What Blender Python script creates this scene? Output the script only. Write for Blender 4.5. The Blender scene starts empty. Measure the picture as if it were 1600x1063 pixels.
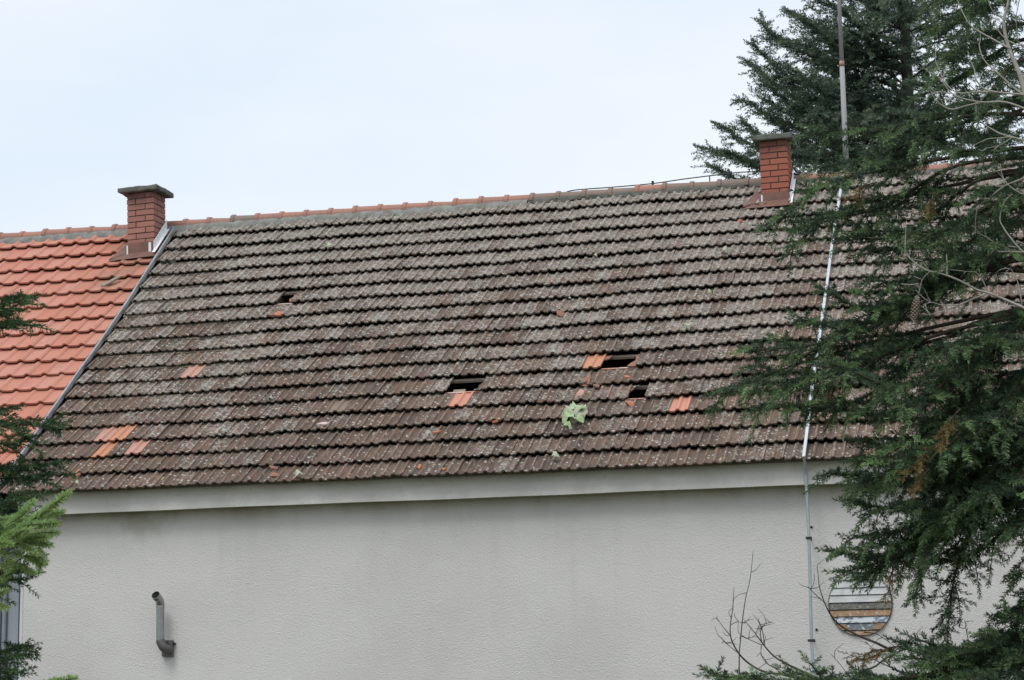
import bpy, bmesh, math, random
import numpy as np
from mathutils import Vector, Matrix

# ------------------------------------------------------------------ camera, sky, sun, exposure
scene = bpy.context.scene
COL = scene.collection
R = math.radians
CAM = np.array([0.0, 0.0, 1.7])
CR = np.array([0.96672867, 0.25551122, -0.01223521])     # camera right, up, forward in the place's axes
CU = np.array([0.05555327, -0.16301648, 0.9850581])      # X along the house, Y into it, Z up
CF = np.array([-0.24969885, 0.95296361, 0.17178719])
cam_d = bpy.data.cameras.new('camera')
cam_d.sensor_width = 36.0
cam_d.lens = 3434.0 / 1600 * 36
cam_d.clip_start = 0.1
cam_d.clip_end = 3000
cam = bpy.data.objects.new('camera', cam_d)
m = Matrix.Identity(4)
for i in range(3):
    m[i][0], m[i][1], m[i][2], m[i][3] = CR[i], CU[i], -CF[i], CAM[i]
cam.matrix_world = m
COL.objects.link(cam)
scene.camera = cam

SUN_DIR = Vector((-0.16, -0.52, 0.84)).normalized()       # towards the sun (veiled by cloud)
world = bpy.data.worlds.new('World')
scene.world = world
world.use_nodes = True
wn, wl = world.node_tree.nodes, world.node_tree.links
wn.clear()
w_out = wn.new('ShaderNodeOutputWorld')
w_bg = wn.new('ShaderNodeBackground')
w_bg.inputs['Strength'].default_value = 0.1
w_sky = wn.new('ShaderNodeTexSky')
w_sky.sky_type = 'NISHITA'
w_sky.sun_disc = False
w_sky.sun_elevation = math.asin(SUN_DIR.z)
w_sky.sun_rotation = math.atan2(SUN_DIR.x, SUN_DIR.y)
w_sky.dust_density = 3.0
w_tc = wn.new('ShaderNodeTexCoord')
w_map = wn.new('ShaderNodeMapping')
w_map.inputs['Scale'].default_value = (1.0, 1.0, 3.2)
w_no = wn.new('ShaderNodeTexNoise')
w_no.inputs['Scale'].default_value = 3.4
w_no.inputs['Detail'].default_value = 5.0
w_no.inputs['Roughness'].default_value = 0.5
w_ramp = wn.new('ShaderNodeValToRGB')
w_ramp.color_ramp.elements[0].position = 0.30
w_ramp.color_ramp.elements[0].color = (7.5, 8.6, 9.75, 1)
w_ramp.color_ramp.elements[1].position = 0.68
w_ramp.color_ramp.elements[1].color = (9.25, 9.7, 10.2, 1)
w_mix = wn.new('ShaderNodeMixRGB')
w_mix.inputs[0].default_value = 0.84                      # cloud cover
wl.new(w_tc.outputs['Generated'], w_map.inputs['Vector'])
wl.new(w_map.outputs[0], w_no.inputs['Vector'])
wl.new(w_no.outputs['Fac'], w_ramp.inputs['Fac'])
wl.new(w_sky.outputs[0], w_mix.inputs[1])
wl.new(w_ramp.outputs[0], w_mix.inputs[2])
wl.new(w_mix.outputs[0], w_bg.inputs['Color'])
wl.new(w_bg.outputs[0], w_out.inputs['Surface'])

sun_d = bpy.data.lights.new('sun', 'SUN')
sun_d.energy = 1.5
sun_d.angle = R(25)
sun_d.color = (1.0, 0.975, 0.94)
sun = bpy.data.objects.new('sun', sun_d)
sun.rotation_euler = SUN_DIR.to_track_quat('Z', 'Y').to_euler()
sun.location = (5, 0, 30)
COL.objects.link(sun)

vs = scene.view_settings
vs.view_transform = 'Standard'
vs.look = 'None'
vs.gamma = 1.0
vs.use_curve_mapping = False
vs.exposure = 0.15

# ------------------------------------------------------------------ helpers
random.seed(7)
RNG = np.random.default_rng(11)
V = np.array
PITCH = R(40)
S = np.array([0, math.cos(PITCH), math.sin(PITCH)])      # up the roof slope
N = np.array([0, -math.sin(PITCH), math.cos(PITCH)])     # out of the roof
P0 = np.array([0.0, 24.06169593, 5.83327075])            # t = 0 on the roof plane


def ray(px, py):
    return CF + CR * ((px - 800) / 3434.0) - CU * ((py - 531.5) / 3434.0)


def at(px, py, Y):
    d = ray(px, py)
    return CAM + d * (Y / d[1])


def proj(P):
    d = np.asarray(P, float) - CAM
    z = d @ CF
    return 800 + 3434 * (d @ CR) / z, 531.5 - 3434 * (d @ CU) / z, z


def sag(u, t):
    """gentle unevenness of the old roof, metres out of its plane"""
    k = np.sin(np.pi * np.clip((t + 2.46) / 6.5, 0, 1))
    return k * (0.008 * np.clip(u + 6.4, -5, 3)) + k * 0.010 * np.sin(u * 1.35 + t * 0.7) + 0.005 * np.sin(u * 3.1 - t * 1.9)


def roofp(u, t, h=0.0, wavy=True):
    if wavy:
        h = h + sag(u, t)
    return P0 + V([u, 0, 0]) + S * t + N * h


def roof_ut(px, py, h=0.0):
    d = ray(px, py)
    k = ((P0 + N * h - CAM) @ N) / (d @ N)
    P = CAM + d * k
    return P[0], (P - P0) @ S


def link(name, me, parent=None, mat=None):
    o = bpy.data.objects.new(name, me)
    COL.objects.link(o)
    if mat is not None and me is not None:
        me.materials.append(mat)
    if parent is not None:
        o.parent = parent
    return o


def tag(o, label=None, cat=None, group=None, kind=None):
    if label: o['label'] = label
    if cat: o['category'] = cat
    if group: o['group'] = group
    if kind: o['kind'] = kind
    return o


def empty(name, loc, label, cat, group=None):
    o = bpy.data.objects.new(name, None)
    o.empty_display_size = 0.2
    o.location = loc
    COL.objects.link(o)
    bpy.context.view_layer.update()
    return tag(o, label, cat, group)


def keep(o, parent):
    """parent while keeping world coordinates"""
    o.parent = parent
    o.matrix_parent_inverse = parent.matrix_world.inverted()
    return o


def pmesh(name, verts, faces, smooth=False):
    me = bpy.data.meshes.new(name)
    me.from_pydata([tuple(map(float, v)) for v in verts], [], faces)
    if smooth:
        me.polygons.foreach_set('use_smooth', [True] * len(me.polygons))
    me.update()
    return me


def npmesh(name, verts, tris, attr=None, smooth=False):
    me = bpy.data.meshes.new(name)
    nv, nf = len(verts), len(tris)
    k = tris.shape[1]
    me.vertices.add(nv)
    me.vertices.foreach_set('co', np.ascontiguousarray(verts, np.float32).ravel())
    me.loops.add(nf * k)
    me.loops.foreach_set('vertex_index', np.ascontiguousarray(tris, np.int32).ravel())
    me.polygons.add(nf)
    me.polygons.foreach_set('loop_start', np.arange(0, nf * k, k, dtype=np.int32))
    if smooth:
        me.polygons.foreach_set('use_smooth', np.ones(nf, bool))
    if attr is not None:
        a = me.attributes.new('tint', 'FLOAT', 'POINT')
        a.data.foreach_set('value', np.ascontiguousarray(attr, np.float32))
    me.update(calc_edges=True)
    return me


class MB:
    def __init__(self):
        self.v, self.f = [], []

    def add(self, vs_, fs_):
        b = len(self.v)
        self.v += [tuple(map(float, q)) for q in vs_]
        self.f += [tuple(b + i for i in f_) for f_ in fs_]
        return self

    def box(self, c, hx, hy, hz, ax=(1, 0, 0), ay=(0, 1, 0), az=(0, 0, 1)):
        c, ax, ay, az = map(lambda q: np.asarray(q, float), (c, ax, ay, az))
        vs_ = [c + ax * hx * i + ay * hy * j + az * hz * k for k in (-1, 1) for j in (-1, 1) for i in (-1, 1)]
        return self.add(vs_, [(0, 2, 3, 1), (4, 5, 7, 6), (0, 1, 5, 4), (2, 6, 7, 3), (0, 4, 6, 2), (1, 3, 7, 5)])

    def tube(self, pts, rads, n=8, caps=True):
        pts = [np.asarray(q, float) for q in pts]
        if np.isscalar(rads): rads = [rads] * len(pts)
        rings = []
        a = None
        for i, q in enumerate(pts):
            d = pts[min(i + 1, len(pts) - 1)] - pts[max(i - 1, 0)]
            d = d / (np.linalg.norm(d) + 1e-9)
            if a is None:
                a = np.cross(d, (0, 0, 1) if abs(d[2]) < 0.9 else (1, 0, 0))
            a = a - d * (a @ d)
            a /= np.linalg.norm(a) + 1e-9
            b = np.cross(d, a)
            rings.append([q + rads[i] * (a * math.cos(2 * math.pi * k / n) + b * math.sin(2 * math.pi * k / n)) for k in range(n)])
        vs_ = [q for r_ in rings for q in r_]
        fs_ = []
        for i in range(len(pts) - 1):
            for k in range(n):
                k2 = (k + 1) % n
                fs_.append((i * n + k, i * n + k2, (i + 1) * n + k2, (i + 1) * n + k))
        if caps:
            fs_.append(tuple(range(n))[::-1])
            fs_.append(tuple((len(pts) - 1) * n + k for k in range(n)))
        return self.add(vs_, fs_)

    def prism(self, poly, d):
        """poly: list of 3-D points (planar ring), extruded by vector d"""
        n = len(poly)
        poly = [np.asarray(q, float) for q in poly]
        d = np.asarray(d, float)
        vs_ = poly + [q + d for q in poly]
        fs_ = [tuple(range(n))[::-1], tuple(range(n, 2 * n))] + [(i, (i + 1) % n, n + (i + 1) % n, n + i) for i in range(n)]
        return self.add(vs_, fs_)

    def build(self, name, mat, parent=None, smooth=False, bevel=0, fix=True):
        me = pmesh(name, self.v, self.f, smooth)
        if fix or bevel:
            bm = bmesh.new()
            bm.from_mesh(me)
            if bevel:
                bmesh.ops.bevel(bm, geom=bm.edges[:], offset=bevel, segments=1, affect='EDGES')
            bmesh.ops.recalc_face_normals(bm, faces=bm.faces[:])
            bm.to_mesh(me)
            bm.free()
        if smooth:
            me.polygons.foreach_set('use_smooth', [True] * len(me.polygons))
        o = link(name, me, None, mat)
        if parent is not None:
            keep(o, parent)
        return o


def bez(pts, n):
    """Catmull-Rom through pts"""
    P = [np.asarray(p, float) for p in pts]
    P = [2 * P[0] - P[1]] + P + [2 * P[-1] - P[-2]]
    out = []
    for i in range(1, len(P) - 2):
        for k in range(n):
            t = k / n
            a, b, c, d = P[i - 1], P[i], P[i + 1], P[i + 2]
            out.append(0.5 * (2 * b + (c - a) * t + (2 * a - 5 * b + 4 * c - d) * t * t + (3 * b - a - 3 * c + d) * t ** 3))
    out.append(P[-2])
    return out


# ------------------------------------------------------------------ materials
class NT:
    def __init__(self, name, rough=0.9, spec=0.25):
        self.m = bpy.data.materials.new(name)
        self.m.use_nodes = True
        self.t = self.m.node_tree
        self.n, self.l = self.t.nodes, self.t.links
        self.b = self.n['Principled BSDF']
        self.b.inputs['Roughness'].default_value = rough
        self.b.inputs['Specular IOR Level'].default_value = spec
        self.geo = self.n.new('ShaderNodeNewGeometry')

    def pos(self): return self.geo.outputs['Position']

    def link(self, a, b):
        if hasattr(a, 'default_value') or hasattr(a, 'links'):
            self.l.new(a, b)
        else:
            b.default_value = a

    def math(self, op, a, b=0.0, c=0.0, clamp=False):
        q = self.n.new('ShaderNodeMath')
        q.operation = op
        q.use_clamp = clamp
        for i, x in enumerate((a, b, c)):
            if isinstance(x, (int, float)): q.inputs[i].default_value = x
            else: self.l.new(x, q.inputs[i])
        return q.outputs[0]

    def dot(self, a, vec, off=0.0):
        q = self.n.new('ShaderNodeVectorMath')
        q.operation = 'DOT_PRODUCT'
        self.l.new(a, q.inputs[0])
        q.inputs[1].default_value = tuple(map(float, vec))
        return self.math('ADD', q.outputs['Value'], off)

    def scalev(self, a, vec):
        q = self.n.new('ShaderNodeVectorMath')
        q.operation = 'MULTIPLY'
        self.l.new(a, q.inputs[0])
        q.inputs[1].default_value = vec
        return q.outputs[0]

    def noise(self, scale, detail=3, rough=0.55, vec=None, dist=0.0):
        q = self.n.new('ShaderNodeTexNoise')
        q.inputs['Scale'].default_value = scale
        q.inputs['Detail'].default_value = detail
        q.inputs['Roughness'].default_value = rough
        q.inputs['Distortion'].default_value = dist
        self.l.new(vec if vec is not None else self.pos(), q.inputs['Vector'])
        return q.outputs['Fac']

    def voro(self, scale, vec=None, out='Distance'):
        q = self.n.new('ShaderNodeTexVoronoi')
        q.inputs['Scale'].default_value = scale
        self.l.new(vec if vec is not None else self.pos(), q.inputs['Vector'])
        return q.outputs[out]

    def white(self, a, b):
        c = self.n.new('ShaderNodeCombineXYZ')
        self.l.new(a, c.inputs[0]); self.l.new(b, c.inputs[1])
        q = self.n.new('ShaderNodeTexWhiteNoise')
        q.noise_dimensions = '3D'
        self.l.new(c.outputs[0], q.inputs['Vector'])
        return q.outputs['Value'], q.outputs['Color']

    def step(self, a, lo, hi):
        q = self.n.new('ShaderNodeMapRange')
        q.interpolation_type = 'SMOOTHSTEP'
        self.l.new(a, q.inputs[0])
        q.inputs[1].default_value = lo
        q.inputs[2].default_value = hi
        return q.outputs[0]

    def ramp(self, a, stops):
        q = self.n.new('ShaderNodeValToRGB')
        e = q.color_ramp.elements
        while len(e) < len(stops): e.new(0.5)
        for i, (p_, c_) in enumerate(stops):
            e[i].position = p_
            e[i].color = (*c_, 1)
        self.l.new(a, q.inputs[0])
        return q.outputs[0]

    def mix(self, fac, a, b, mode='MIX'):
        q = self.n.new('ShaderNodeMixRGB')
        q.blend_type = mode
        for i, x in enumerate((fac, a, b)):
            if isinstance(x, (int, float)): q.inputs[i].default_value = x
            elif isinstance(x, tuple): q.inputs[i].default_value = (*x, 1)
            else: self.l.new(x, q.inputs[i])
        return q.outputs[0]

    def color(self, c):
        if isinstance(c, tuple): self.b.inputs['Base Color'].default_value = (*c, 1)
        else: self.l.new(c, self.b.inputs['Base Color'])
        return self

    def bump(self, h, strength=0.5, dist=0.01):
        q = self.n.new('ShaderNodeBump')
        q.inputs['Strength'].default_value = strength
        q.inputs['Distance'].default_value = dist
        self.l.new(h, q.inputs['Height'])
        self.l.new(q.outputs[0], self.b.inputs['Normal'])
        return self


# grid of the old roof's tiles
TW, TL = 0.2028, 0.34
TU0, TT0 = -11.890, -2.46
UL, UR = -11.787, 2.1          # verge against the orange roof, far end of the house
NROW = 19

MAT = {}


def mat_old_tile():
    k = NT('weathered_tile', 0.92, 0.2)
    u = k.math('DIVIDE', k.dot(k.pos(), (1, 0, 0), -TU0), TW)
    t = k.math('DIVIDE', k.dot(k.pos(), S, -float(P0 @ S) - TT0 + 0.012), TL)
    row = k.math('FLOOR', t)
    us = k.math('ADD', u, k.math('MULTIPLY', k.math('MODULO', k.math('ADD', row, 40.0), 2.0), 0.5))
    rnd, rcol = k.white(k.math('FLOOR', us), row)
    fr = k.math('FRACT', us)
    sepc = k.n.new('ShaderNodeSeparateColor')
    k.l.new(rcol, sepc.inputs[0])
    rnd2 = sepc.outputs[1]
    base = k.ramp(rnd, [(0.0, (0.122, 0.088, 0.068)), (0.3, (0.185, 0.125, 0.092)), (0.55, (0.150, 0.114, 0.092)),
                        (0.8, (0.205, 0.138, 0.102)), (1.0, (0.160, 0.130, 0.108))])
    big = k.noise(0.55, 3, 0.55)
    base = k.mix(k.math('MULTIPLY', k.noise(26, 3), 0.55), base, (0.085, 0.072, 0.064))
    # grey lichen film, thicker towards the ridge
    grad = k.math('ADD', k.math('MULTIPLY', t, 0.0145), -0.128)
    cov = k.math('ADD', k.math('ADD', k.math('MULTIPLY', k.math('ADD', big, -0.5), 0.26), grad), k.math('MULTIPLY', k.math('ADD', rnd2, -0.5), 0.17))
    blot = k.math('ADD', k.math('MULTIPLY', k.noise(33, 4, 0.7), 0.72), k.math('MULTIPLY', k.noise(8, 3, 0.6), 0.28))
    l1 = k.step(k.math('ADD', blot, cov), 0.465, 0.545)
    c1 = k.mix(k.step(k.noise(16, 4, 0.65), 0.35, 0.65), (0.188, 0.160, 0.132), (0.385, 0.358, 0.320))
    col = k.mix(k.math('MULTIPLY', l1, 0.88), base, c1)
    # bare clay on the worn ribs; rib highlights and shade put into colour
    stretch = k.noise(14, 3, 0.6, k.scalev(k.pos(), (2.2, 0.55, 0.55)))
    rib = k.math('ADD', k.step(k.math('ABSOLUTE', k.math('ADD', fr, -0.60)), 0.055, 0.02), k.step(k.math('ABSOLUTE', k.math('ADD', fr, -0.07)), 0.05, 0.015), clamp=True)
    tan = k.math('MULTIPLY', k.math('ADD', k.step(k.math('ABSOLUTE', k.math('ADD', fr, -0.43)), 0.06, 0.02), k.step(k.math('ABSOLUTE', k.math('ADD', fr, -0.93)), 0.06, 0.02), clamp=True), k.step(k.noise(9, 3, 0.6), 0.38, 0.6))  # left rib flanks: wear plus a highlight put into the colour
    col = k.mix(k.math('MULTIPLY', tan, 0.5), col, k.mix(rnd, (0.36, 0.285, 0.235), (0.40, 0.275, 0.205)))
    dirt_shade = k.math('ADD', k.step(k.math('ABSOLUTE', k.math('ADD', fr, -0.70)), 0.10, 0.03), k.step(k.math('ABSOLUTE', k.math('ADD', fr, -0.16)), 0.09, 0.03), clamp=True)  # right of each rib: channel dirt plus relief shade painted in
    col = k.mix(k.math('MULTIPLY', dirt_shade, 0.26), col, (0.075, 0.062, 0.053))
    worn = k.math('MULTIPLY', k.math('MULTIPLY', rib, k.step(stretch, 0.49, 0.62)), k.step(grad, 0.16, -0.06))
    col = k.mix(k.math('MULTIPLY', worn, 0.55), col, (0.34, 0.165, 0.105))
    # lichen rosettes: pale grey, a few yellow
    vd = k.voro(24)
    vc = k.voro(24, None, 'Color')
    pick = k.n.new('ShaderNodeSeparateColor')
    k.l.new(vc, pick.inputs[0])
    sp = k.math('MULTIPLY', k.step(vd, 0.46, 0.22), k.step(k.math('ADD', pick.outputs[0], k.math('MULTIPLY', k.noise(1.1, 2), 0.6)), 0.98, 1.12))
    spc = k.mix(k.step(pick.outputs[1], 0.82, 0.86), (0.54, 0.53, 0.48), (0.46, 0.40, 0.22))
    col = k.mix(k.math('MULTIPLY', sp, 0.8), col, spc)
    # thin rust-dark side joints
    jo = k.step(k.math('ABSOLUTE', k.math('ADD', fr, -0.985)), 0.035, 0.012)
    col = k.mix(k.math('MULTIPLY', jo, 0.7), col, k.mix(k.step(rnd, 0.3, 0.6), (0.045, 0.032, 0.027), (0.17, 0.075, 0.048)))
    k.color(col)
    k.bump(k.math('ADD', k.noise(48, 4, 0.65), k.math('MULTIPLY', sp, 0.4)), 0.55, 0.012)
    return k.m


def mat_clay(name, c, c2, dirt_shade=0.25, dcol=(0.16, 0.13, 0.11), scale=7):
    k = NT(name, 0.78, 0.3)
    oi = k.n.new('ShaderNodeObjectInfo')
    mixr = k.math('ADD', k.math('MULTIPLY', oi.outputs['Random'], 0.6), k.math('MULTIPLY', k.noise(scale, 3), 0.5), clamp=True)
    col = k.mix(mixr, c, c2)
    col = k.mix(k.math('MULTIPLY', k.step(k.noise(22, 4, 0.65), 0.5, 0.75), dirt_shade), col, dcol)
    k.color(col)
    k.bump(k.noise(60, 3), 0.25, 0.006)
    return k.m


def mat_orange_tile():
    k = NT('new_orange_tile', 0.72, 0.3)
    u = k.math('DIVIDE', k.dot(k.pos(), (1, 0, 0), 11.988 - 0.006), 0.232)
    t = k.math('DIVIDE', k.dot(k.pos(), S, -float(P0 @ S) + 0.498 + 0.01), 0.349)
    rnd, rc = k.white(k.math('FLOOR', u), k.math('FLOOR', t))
    col = k.ramp(rnd, [(0.0, (0.47, 0.190, 0.130)), (0.5, (0.51, 0.220, 0.158)), (1.0, (0.51, 0.245, 0.185))])
    col = k.mix(k.math('MULTIPLY', k.step(k.noise(5, 4, 0.65, k.scalev(k.pos(), (1.6, 0.7, 0.7))), 0.48, 0.72), 0.42), col, (0.36, 0.150, 0.095))
    # soot and run-off below the chimney, grime near the ridge
    dx = k.math('ABSOLUTE', k.dot(k.pos(), (1, 0, 0), 12.15))
    soot_shade = k.math('MULTIPLY', k.step(dx, 0.75, 0.1), k.step(t, 5.5, 10.5))
    soot_shade = k.math('MULTIPLY', soot_shade, k.step(k.noise(3.2, 4, 0.6), 0.36, 0.62))
    col = k.mix(k.math('MULTIPLY', soot_shade, 0.6), col, (0.20, 0.115, 0.078))
    col = k.mix(k.math('MULTIPLY', k.step(k.noise(31, 3, 0.6), 0.58, 0.72), 0.25), col, (0.22, 0.14, 0.10))
    k.color(col)
    k.bump(k.noise(50, 3), 0.2, 0.006)
    return k.m


CZ0 = at(740, 778, 22.29)[2]


def mat_plaster(name, c, stain=True, scale=1.0, bump=0.9):
    k = NT(name, 0.95, 0.15)
    col = k.mix(k.step(k.noise(0.55, 4, 0.6), 0.35, 0.68), c, tuple(x * 0.88 for x in c))
    col = k.mix(k.math('MULTIPLY', k.noise(2.3, 5, 0.65, k.scalev(k.pos(), (1.4, 1, 0.35))), 0.28), col, tuple(x * 0.80 for x in (c[0] * 1.0, c[1] * 0.98, c[2] * 0.94)))
    if stain:
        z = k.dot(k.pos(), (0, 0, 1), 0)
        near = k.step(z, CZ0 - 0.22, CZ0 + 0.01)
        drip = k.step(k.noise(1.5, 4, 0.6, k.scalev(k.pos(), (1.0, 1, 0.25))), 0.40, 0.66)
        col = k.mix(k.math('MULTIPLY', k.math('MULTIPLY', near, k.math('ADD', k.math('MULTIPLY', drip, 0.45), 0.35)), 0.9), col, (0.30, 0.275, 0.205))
        # green damp patch under the cornice near the left end, rain streaks, paler repair
        gx = k.step(k.math('ABSOLUTE', k.dot(k.pos(), (1, 0, 0), 10.15)), 0.55, 0.05)
        damp = k.math('MULTIPLY', k.math('MULTIPLY', gx, k.step(z, CZ0 - 0.50, CZ0 - 0.02)), k.step(k.noise(3.0, 4, 0.6), 0.35, 0.6))
        col = k.mix(k.math('MULTIPLY', damp, 0.6), col, (0.33, 0.315, 0.215))
        streak = k.math('MULTIPLY', k.step(k.noise(3.2, 3, 0.6, k.scalev(k.pos(), (1.0, 1, 0.05))), 0.52, 0.72), k.step(z, 1.9, 3.9))
        col = k.mix(k.math('MULTIPLY', streak, 0.12), col, (0.36, 0.34, 0.30))
        rep = k.step(k.noise(0.9, 3, 0.7, None, 1.2), 0.55, 0.60)
        col = k.mix(k.math('MULTIPLY', rep, 0.16), col, (0.66, 0.655, 0.64))
        pits = k.math('MULTIPLY', k.step(k.voro(13), 0.085, 0.04), k.step(k.noise(2.0, 2), 0.5, 0.62))
        col = k.mix(k.math('MULTIPLY', pits, 0.6), col, (0.22, 0.20, 0.18))
    k.color(col)
    h = k.math('ADD', k.noise(30 * scale, 4, 0.6, None, 0.6), k.math('MULTIPLY', k.voro(38 * scale), 0.5))
    k.bump(h, bump, 0.022)
    return k.m


def mat_simple(name, c, rough=0.85, metal=0.0, var=0.3, scale=12, bump=0.2, spec=0.3, c2=None):
    k = NT(name, rough, spec)
    k.b.inputs['Metallic'].default_value = metal
    c2 = c2 or tuple(x * 0.6 for x in c)
    k.color(k.mix(k.math('MULTIPLY', k.step(k.noise(scale, 4, 0.6), 0.3, 0.75), var), c, c2))
    if bump: k.bump(k.noise(scale * 4, 3), bump, 0.006)
    return k.m


def mat_needles(name, c, c2, trans=0.25, rough=0.55):
    k = NT(name, rough, 0.35)
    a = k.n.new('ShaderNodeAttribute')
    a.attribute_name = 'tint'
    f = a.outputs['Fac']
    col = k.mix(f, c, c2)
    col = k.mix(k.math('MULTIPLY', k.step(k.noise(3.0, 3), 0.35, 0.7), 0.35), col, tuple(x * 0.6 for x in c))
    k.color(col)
    tr = k.n.new('ShaderNodeBsdfTranslucent')
    k.l.new(col, tr.inputs['Color'])
    mx = k.n.new('ShaderNodeMixShader')
    mx.inputs[0].default_value = trans
    k.l.new(k.b.outputs[0], mx.inputs[1])
    k.l.new(tr.outputs[0], mx.inputs[2])
    k.l.new(mx.outputs[0], k.n['Material Output'].inputs['Surface'])
    return k.m


def mat_brick(name, c, c2, soot_z):
    k = NT(name, 0.9, 0.2)
    oi = k.n.new('ShaderNodeObjectInfo')
    col = k.mix(oi.outputs['Random'], c, c2)
    col = k.mix(k.math('MULTIPLY', k.noise(18, 4, 0.65), 0.45), col, tuple(x * 0.6 for x in c))
    z = k.dot(k.pos(), (0, 0, 1), -soot_z)
    soot_shade = k.math('MULTIPLY', k.step(z, -0.30, -0.02), k.step(k.noise(7, 4, 0.6), 0.25, 0.62))
    col = k.mix(k.math('MULTIPLY', soot_shade, 0.72), col, (0.085, 0.055, 0.052))
    k.color(col)
    k.bump(k.noise(70, 3), 0.4, 0.006)
    return k.m


MAT['old'] = mat_old_tile()
MAT['orange'] = mat_orange_tile()
MAT['rep_orange'] = mat_clay('clay_replacement_orange', (0.56, 0.275, 0.165), (0.50, 0.235, 0.14), 0.4)
MAT['rep_pink'] = mat_clay('clay_replacement_pink', (0.54, 0.31, 0.245), (0.47, 0.26, 0.20), 0.5, (0.24, 0.17, 0.13))
MAT['rep_red'] = mat_clay('clay_replacement_red', (0.57, 0.265, 0.19), (0.54, 0.25, 0.175), 0.35, (0.36, 0.22, 0.15))
MAT['rep_faded'] = mat_clay('clay_replacement_faded', (0.25, 0.170, 0.135), (0.235, 0.18, 0.135), 0.8, (0.15, 0.13, 0.10))
MAT['shard'] = mat_clay('broken_clay', (0.52, 0.20, 0.115), (0.40, 0.16, 0.10), 0.35)
MAT['shard_dark'] = mat_clay('broken_clay_weathered', (0.31, 0.145, 0.098), (0.25, 0.14, 0.10), 0.4)
MAT['shard_pale'] = mat_clay('broken_clay_pale', (0.62, 0.50, 0.46), (0.60, 0.47, 0.42), 0.15)
MAT['ridge_new'] = mat_clay('ridge_clay_clean', (0.42, 0.205, 0.155), (0.31, 0.175, 0.14), 0.85, (0.20, 0.15, 0.13), 4)
MAT['ridge_old'] = mat_clay('ridge_clay_weathered', (0.215, 0.180, 0.155), (0.26, 0.175, 0.14), 0.85, (0.15, 0.148, 0.13), 4)
MAT['mortar'] = mat_simple('ridge_mortar', (0.27, 0.265, 0.25), 0.95, 0, 0.75, 7, 0.8, 0.1, (0.12, 0.125, 0.105))
MAT['mortar_old'] = mat_simple('ridge_mortar_mossy', (0.17, 0.165, 0.15), 0.95, 0, 0.8, 8, 0.9, 0.1, (0.07, 0.078, 0.058))
MAT['joint'] = mat_simple('brick_joint', (0.085, 0.065, 0.058), 0.95, 0, 0.6, 15, 0.6, 0.1)
MAT['slab'] = mat_simple('mossy_concrete', (0.165, 0.172, 0.155), 0.95, 0, 0.85, 9, 0.9, 0.1, (0.075, 0.085, 0.068))
MAT['rust'] = mat_simple('rusty_sheet', (0.155, 0.085, 0.068), 0.6, 0.15, 0.6, 7, 0.3, 0.4, (0.26, 0.12, 0.085))
MAT['white_sheet'] = mat_simple('white_painted_sheet', (0.80, 0.81, 0.82), 0.55, 0, 0.15, 6, 0.1)
MAT['zinc'] = mat_simple('zinc_sheet', (0.36, 0.37, 0.385), 0.7, 0.1, 0.4, 6, 0.1)
MAT['galv'] = mat_simple('galvanised_strip', (0.74, 0.78, 0.82), 0.34, 0.85, 0.2, 9, 0.05)
MAT['galv_shaded'] = mat_simple('galvanised_shaded', (0.44, 0.50, 0.54), 0.5, 0.5, 0.4, 6, 0.05)  # darker copy of the strip's metal, wall shade put into the colour
MAT['clamp'] = mat_simple('dark_clamp', (0.05, 0.048, 0.05), 0.6, 0.3, 0.4, 20, 0.1)
MAT['mast'] = mat_simple('weathered_mast', (0.34, 0.34, 0.345), 0.8, 0.0, 0.5, 5, 0.15, 0.3, (0.29, 0.28, 0.27))
MAT['rust_band'] = mat_simple('mast_band', (0.38, 0.25, 0.20), 0.7, 0.2, 0.5, 20, 0.2)
MAT['wall'] = mat_plaster('roughcast_plaster', (0.675, 0.657, 0.636), True, 2.3, 0.5)
MAT['cornice'] = None
MAT['bluewall'] = mat_simple('grey_blue_paint', (0.31, 0.345, 0.375), 0.8, 0, 0.3, 1.5, 0.15)
MAT['bluedark'] = mat_simple('grey_blue_pipe', (0.17, 0.195, 0.21), 0.55, 0.1, 0.3, 3, 0.1)
MAT['bead'] = mat_simple('corner_bead_plaster', (0.60, 0.61, 0.61), 0.85, 0, 0.3, 4, 0.2)
MAT['wood_dark'] = mat_simple('old_timber', (0.13, 0.10, 0.08), 0.9, 0, 0.5, 6, 0.4)
MAT['wood_grey'] = mat_simple('grey_lath', (0.30, 0.255, 0.20), 0.9, 0, 0.5, 10, 0.4)
MAT['wood_pale'] = mat_simple('pale_lath', (0.42, 0.33, 0.27), 0.9, 0, 0.5, 10, 0.4)
MAT['steel'] = mat_simple('dull_steel_flue', (0.36, 0.37, 0.365), 0.36, 0.85, 0.45, 10, 0.1, 0.4, (0.20, 0.195, 0.19))
MAT['steel_dark'] = mat_simple('sooty_steel', (0.16, 0.155, 0.15), 0.6, 0.5, 0.5, 14, 0.2)
MAT['soot_shade'] = mat_simple('soot_shade', (0.012, 0.012, 0.013), 0.9, 0, 0.2, 10, 0.1)  # near-black that paints the shade behind the slats and inside the flue
MAT['bark'] = mat_simple('conifer_bark', (0.075, 0.058, 0.046), 0.95, 0, 0.6, 18, 0.8, 0.1)
MAT['bark_back'] = mat_simple('dark_trunk_bark', (0.10, 0.088, 0.078), 0.95, 0, 0.6, 10, 0.8, 0.1)
MAT['bare'] = mat_simple('bare_grey_bark', (0.38, 0.36, 0.32), 0.9, 0, 0.7, 16, 0.4, 0.15, (0.20, 0.185, 0.15))
MAT['twig'] = mat_simple('dark_twig_bark', (0.095, 0.085, 0.075), 0.9, 0, 0.5, 16, 0.3, 0.15)
MAT['needle'] = mat_needles('fir_needles', (0.040, 0.072, 0.044), (0.225, 0.345, 0.150), 0.32)
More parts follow.
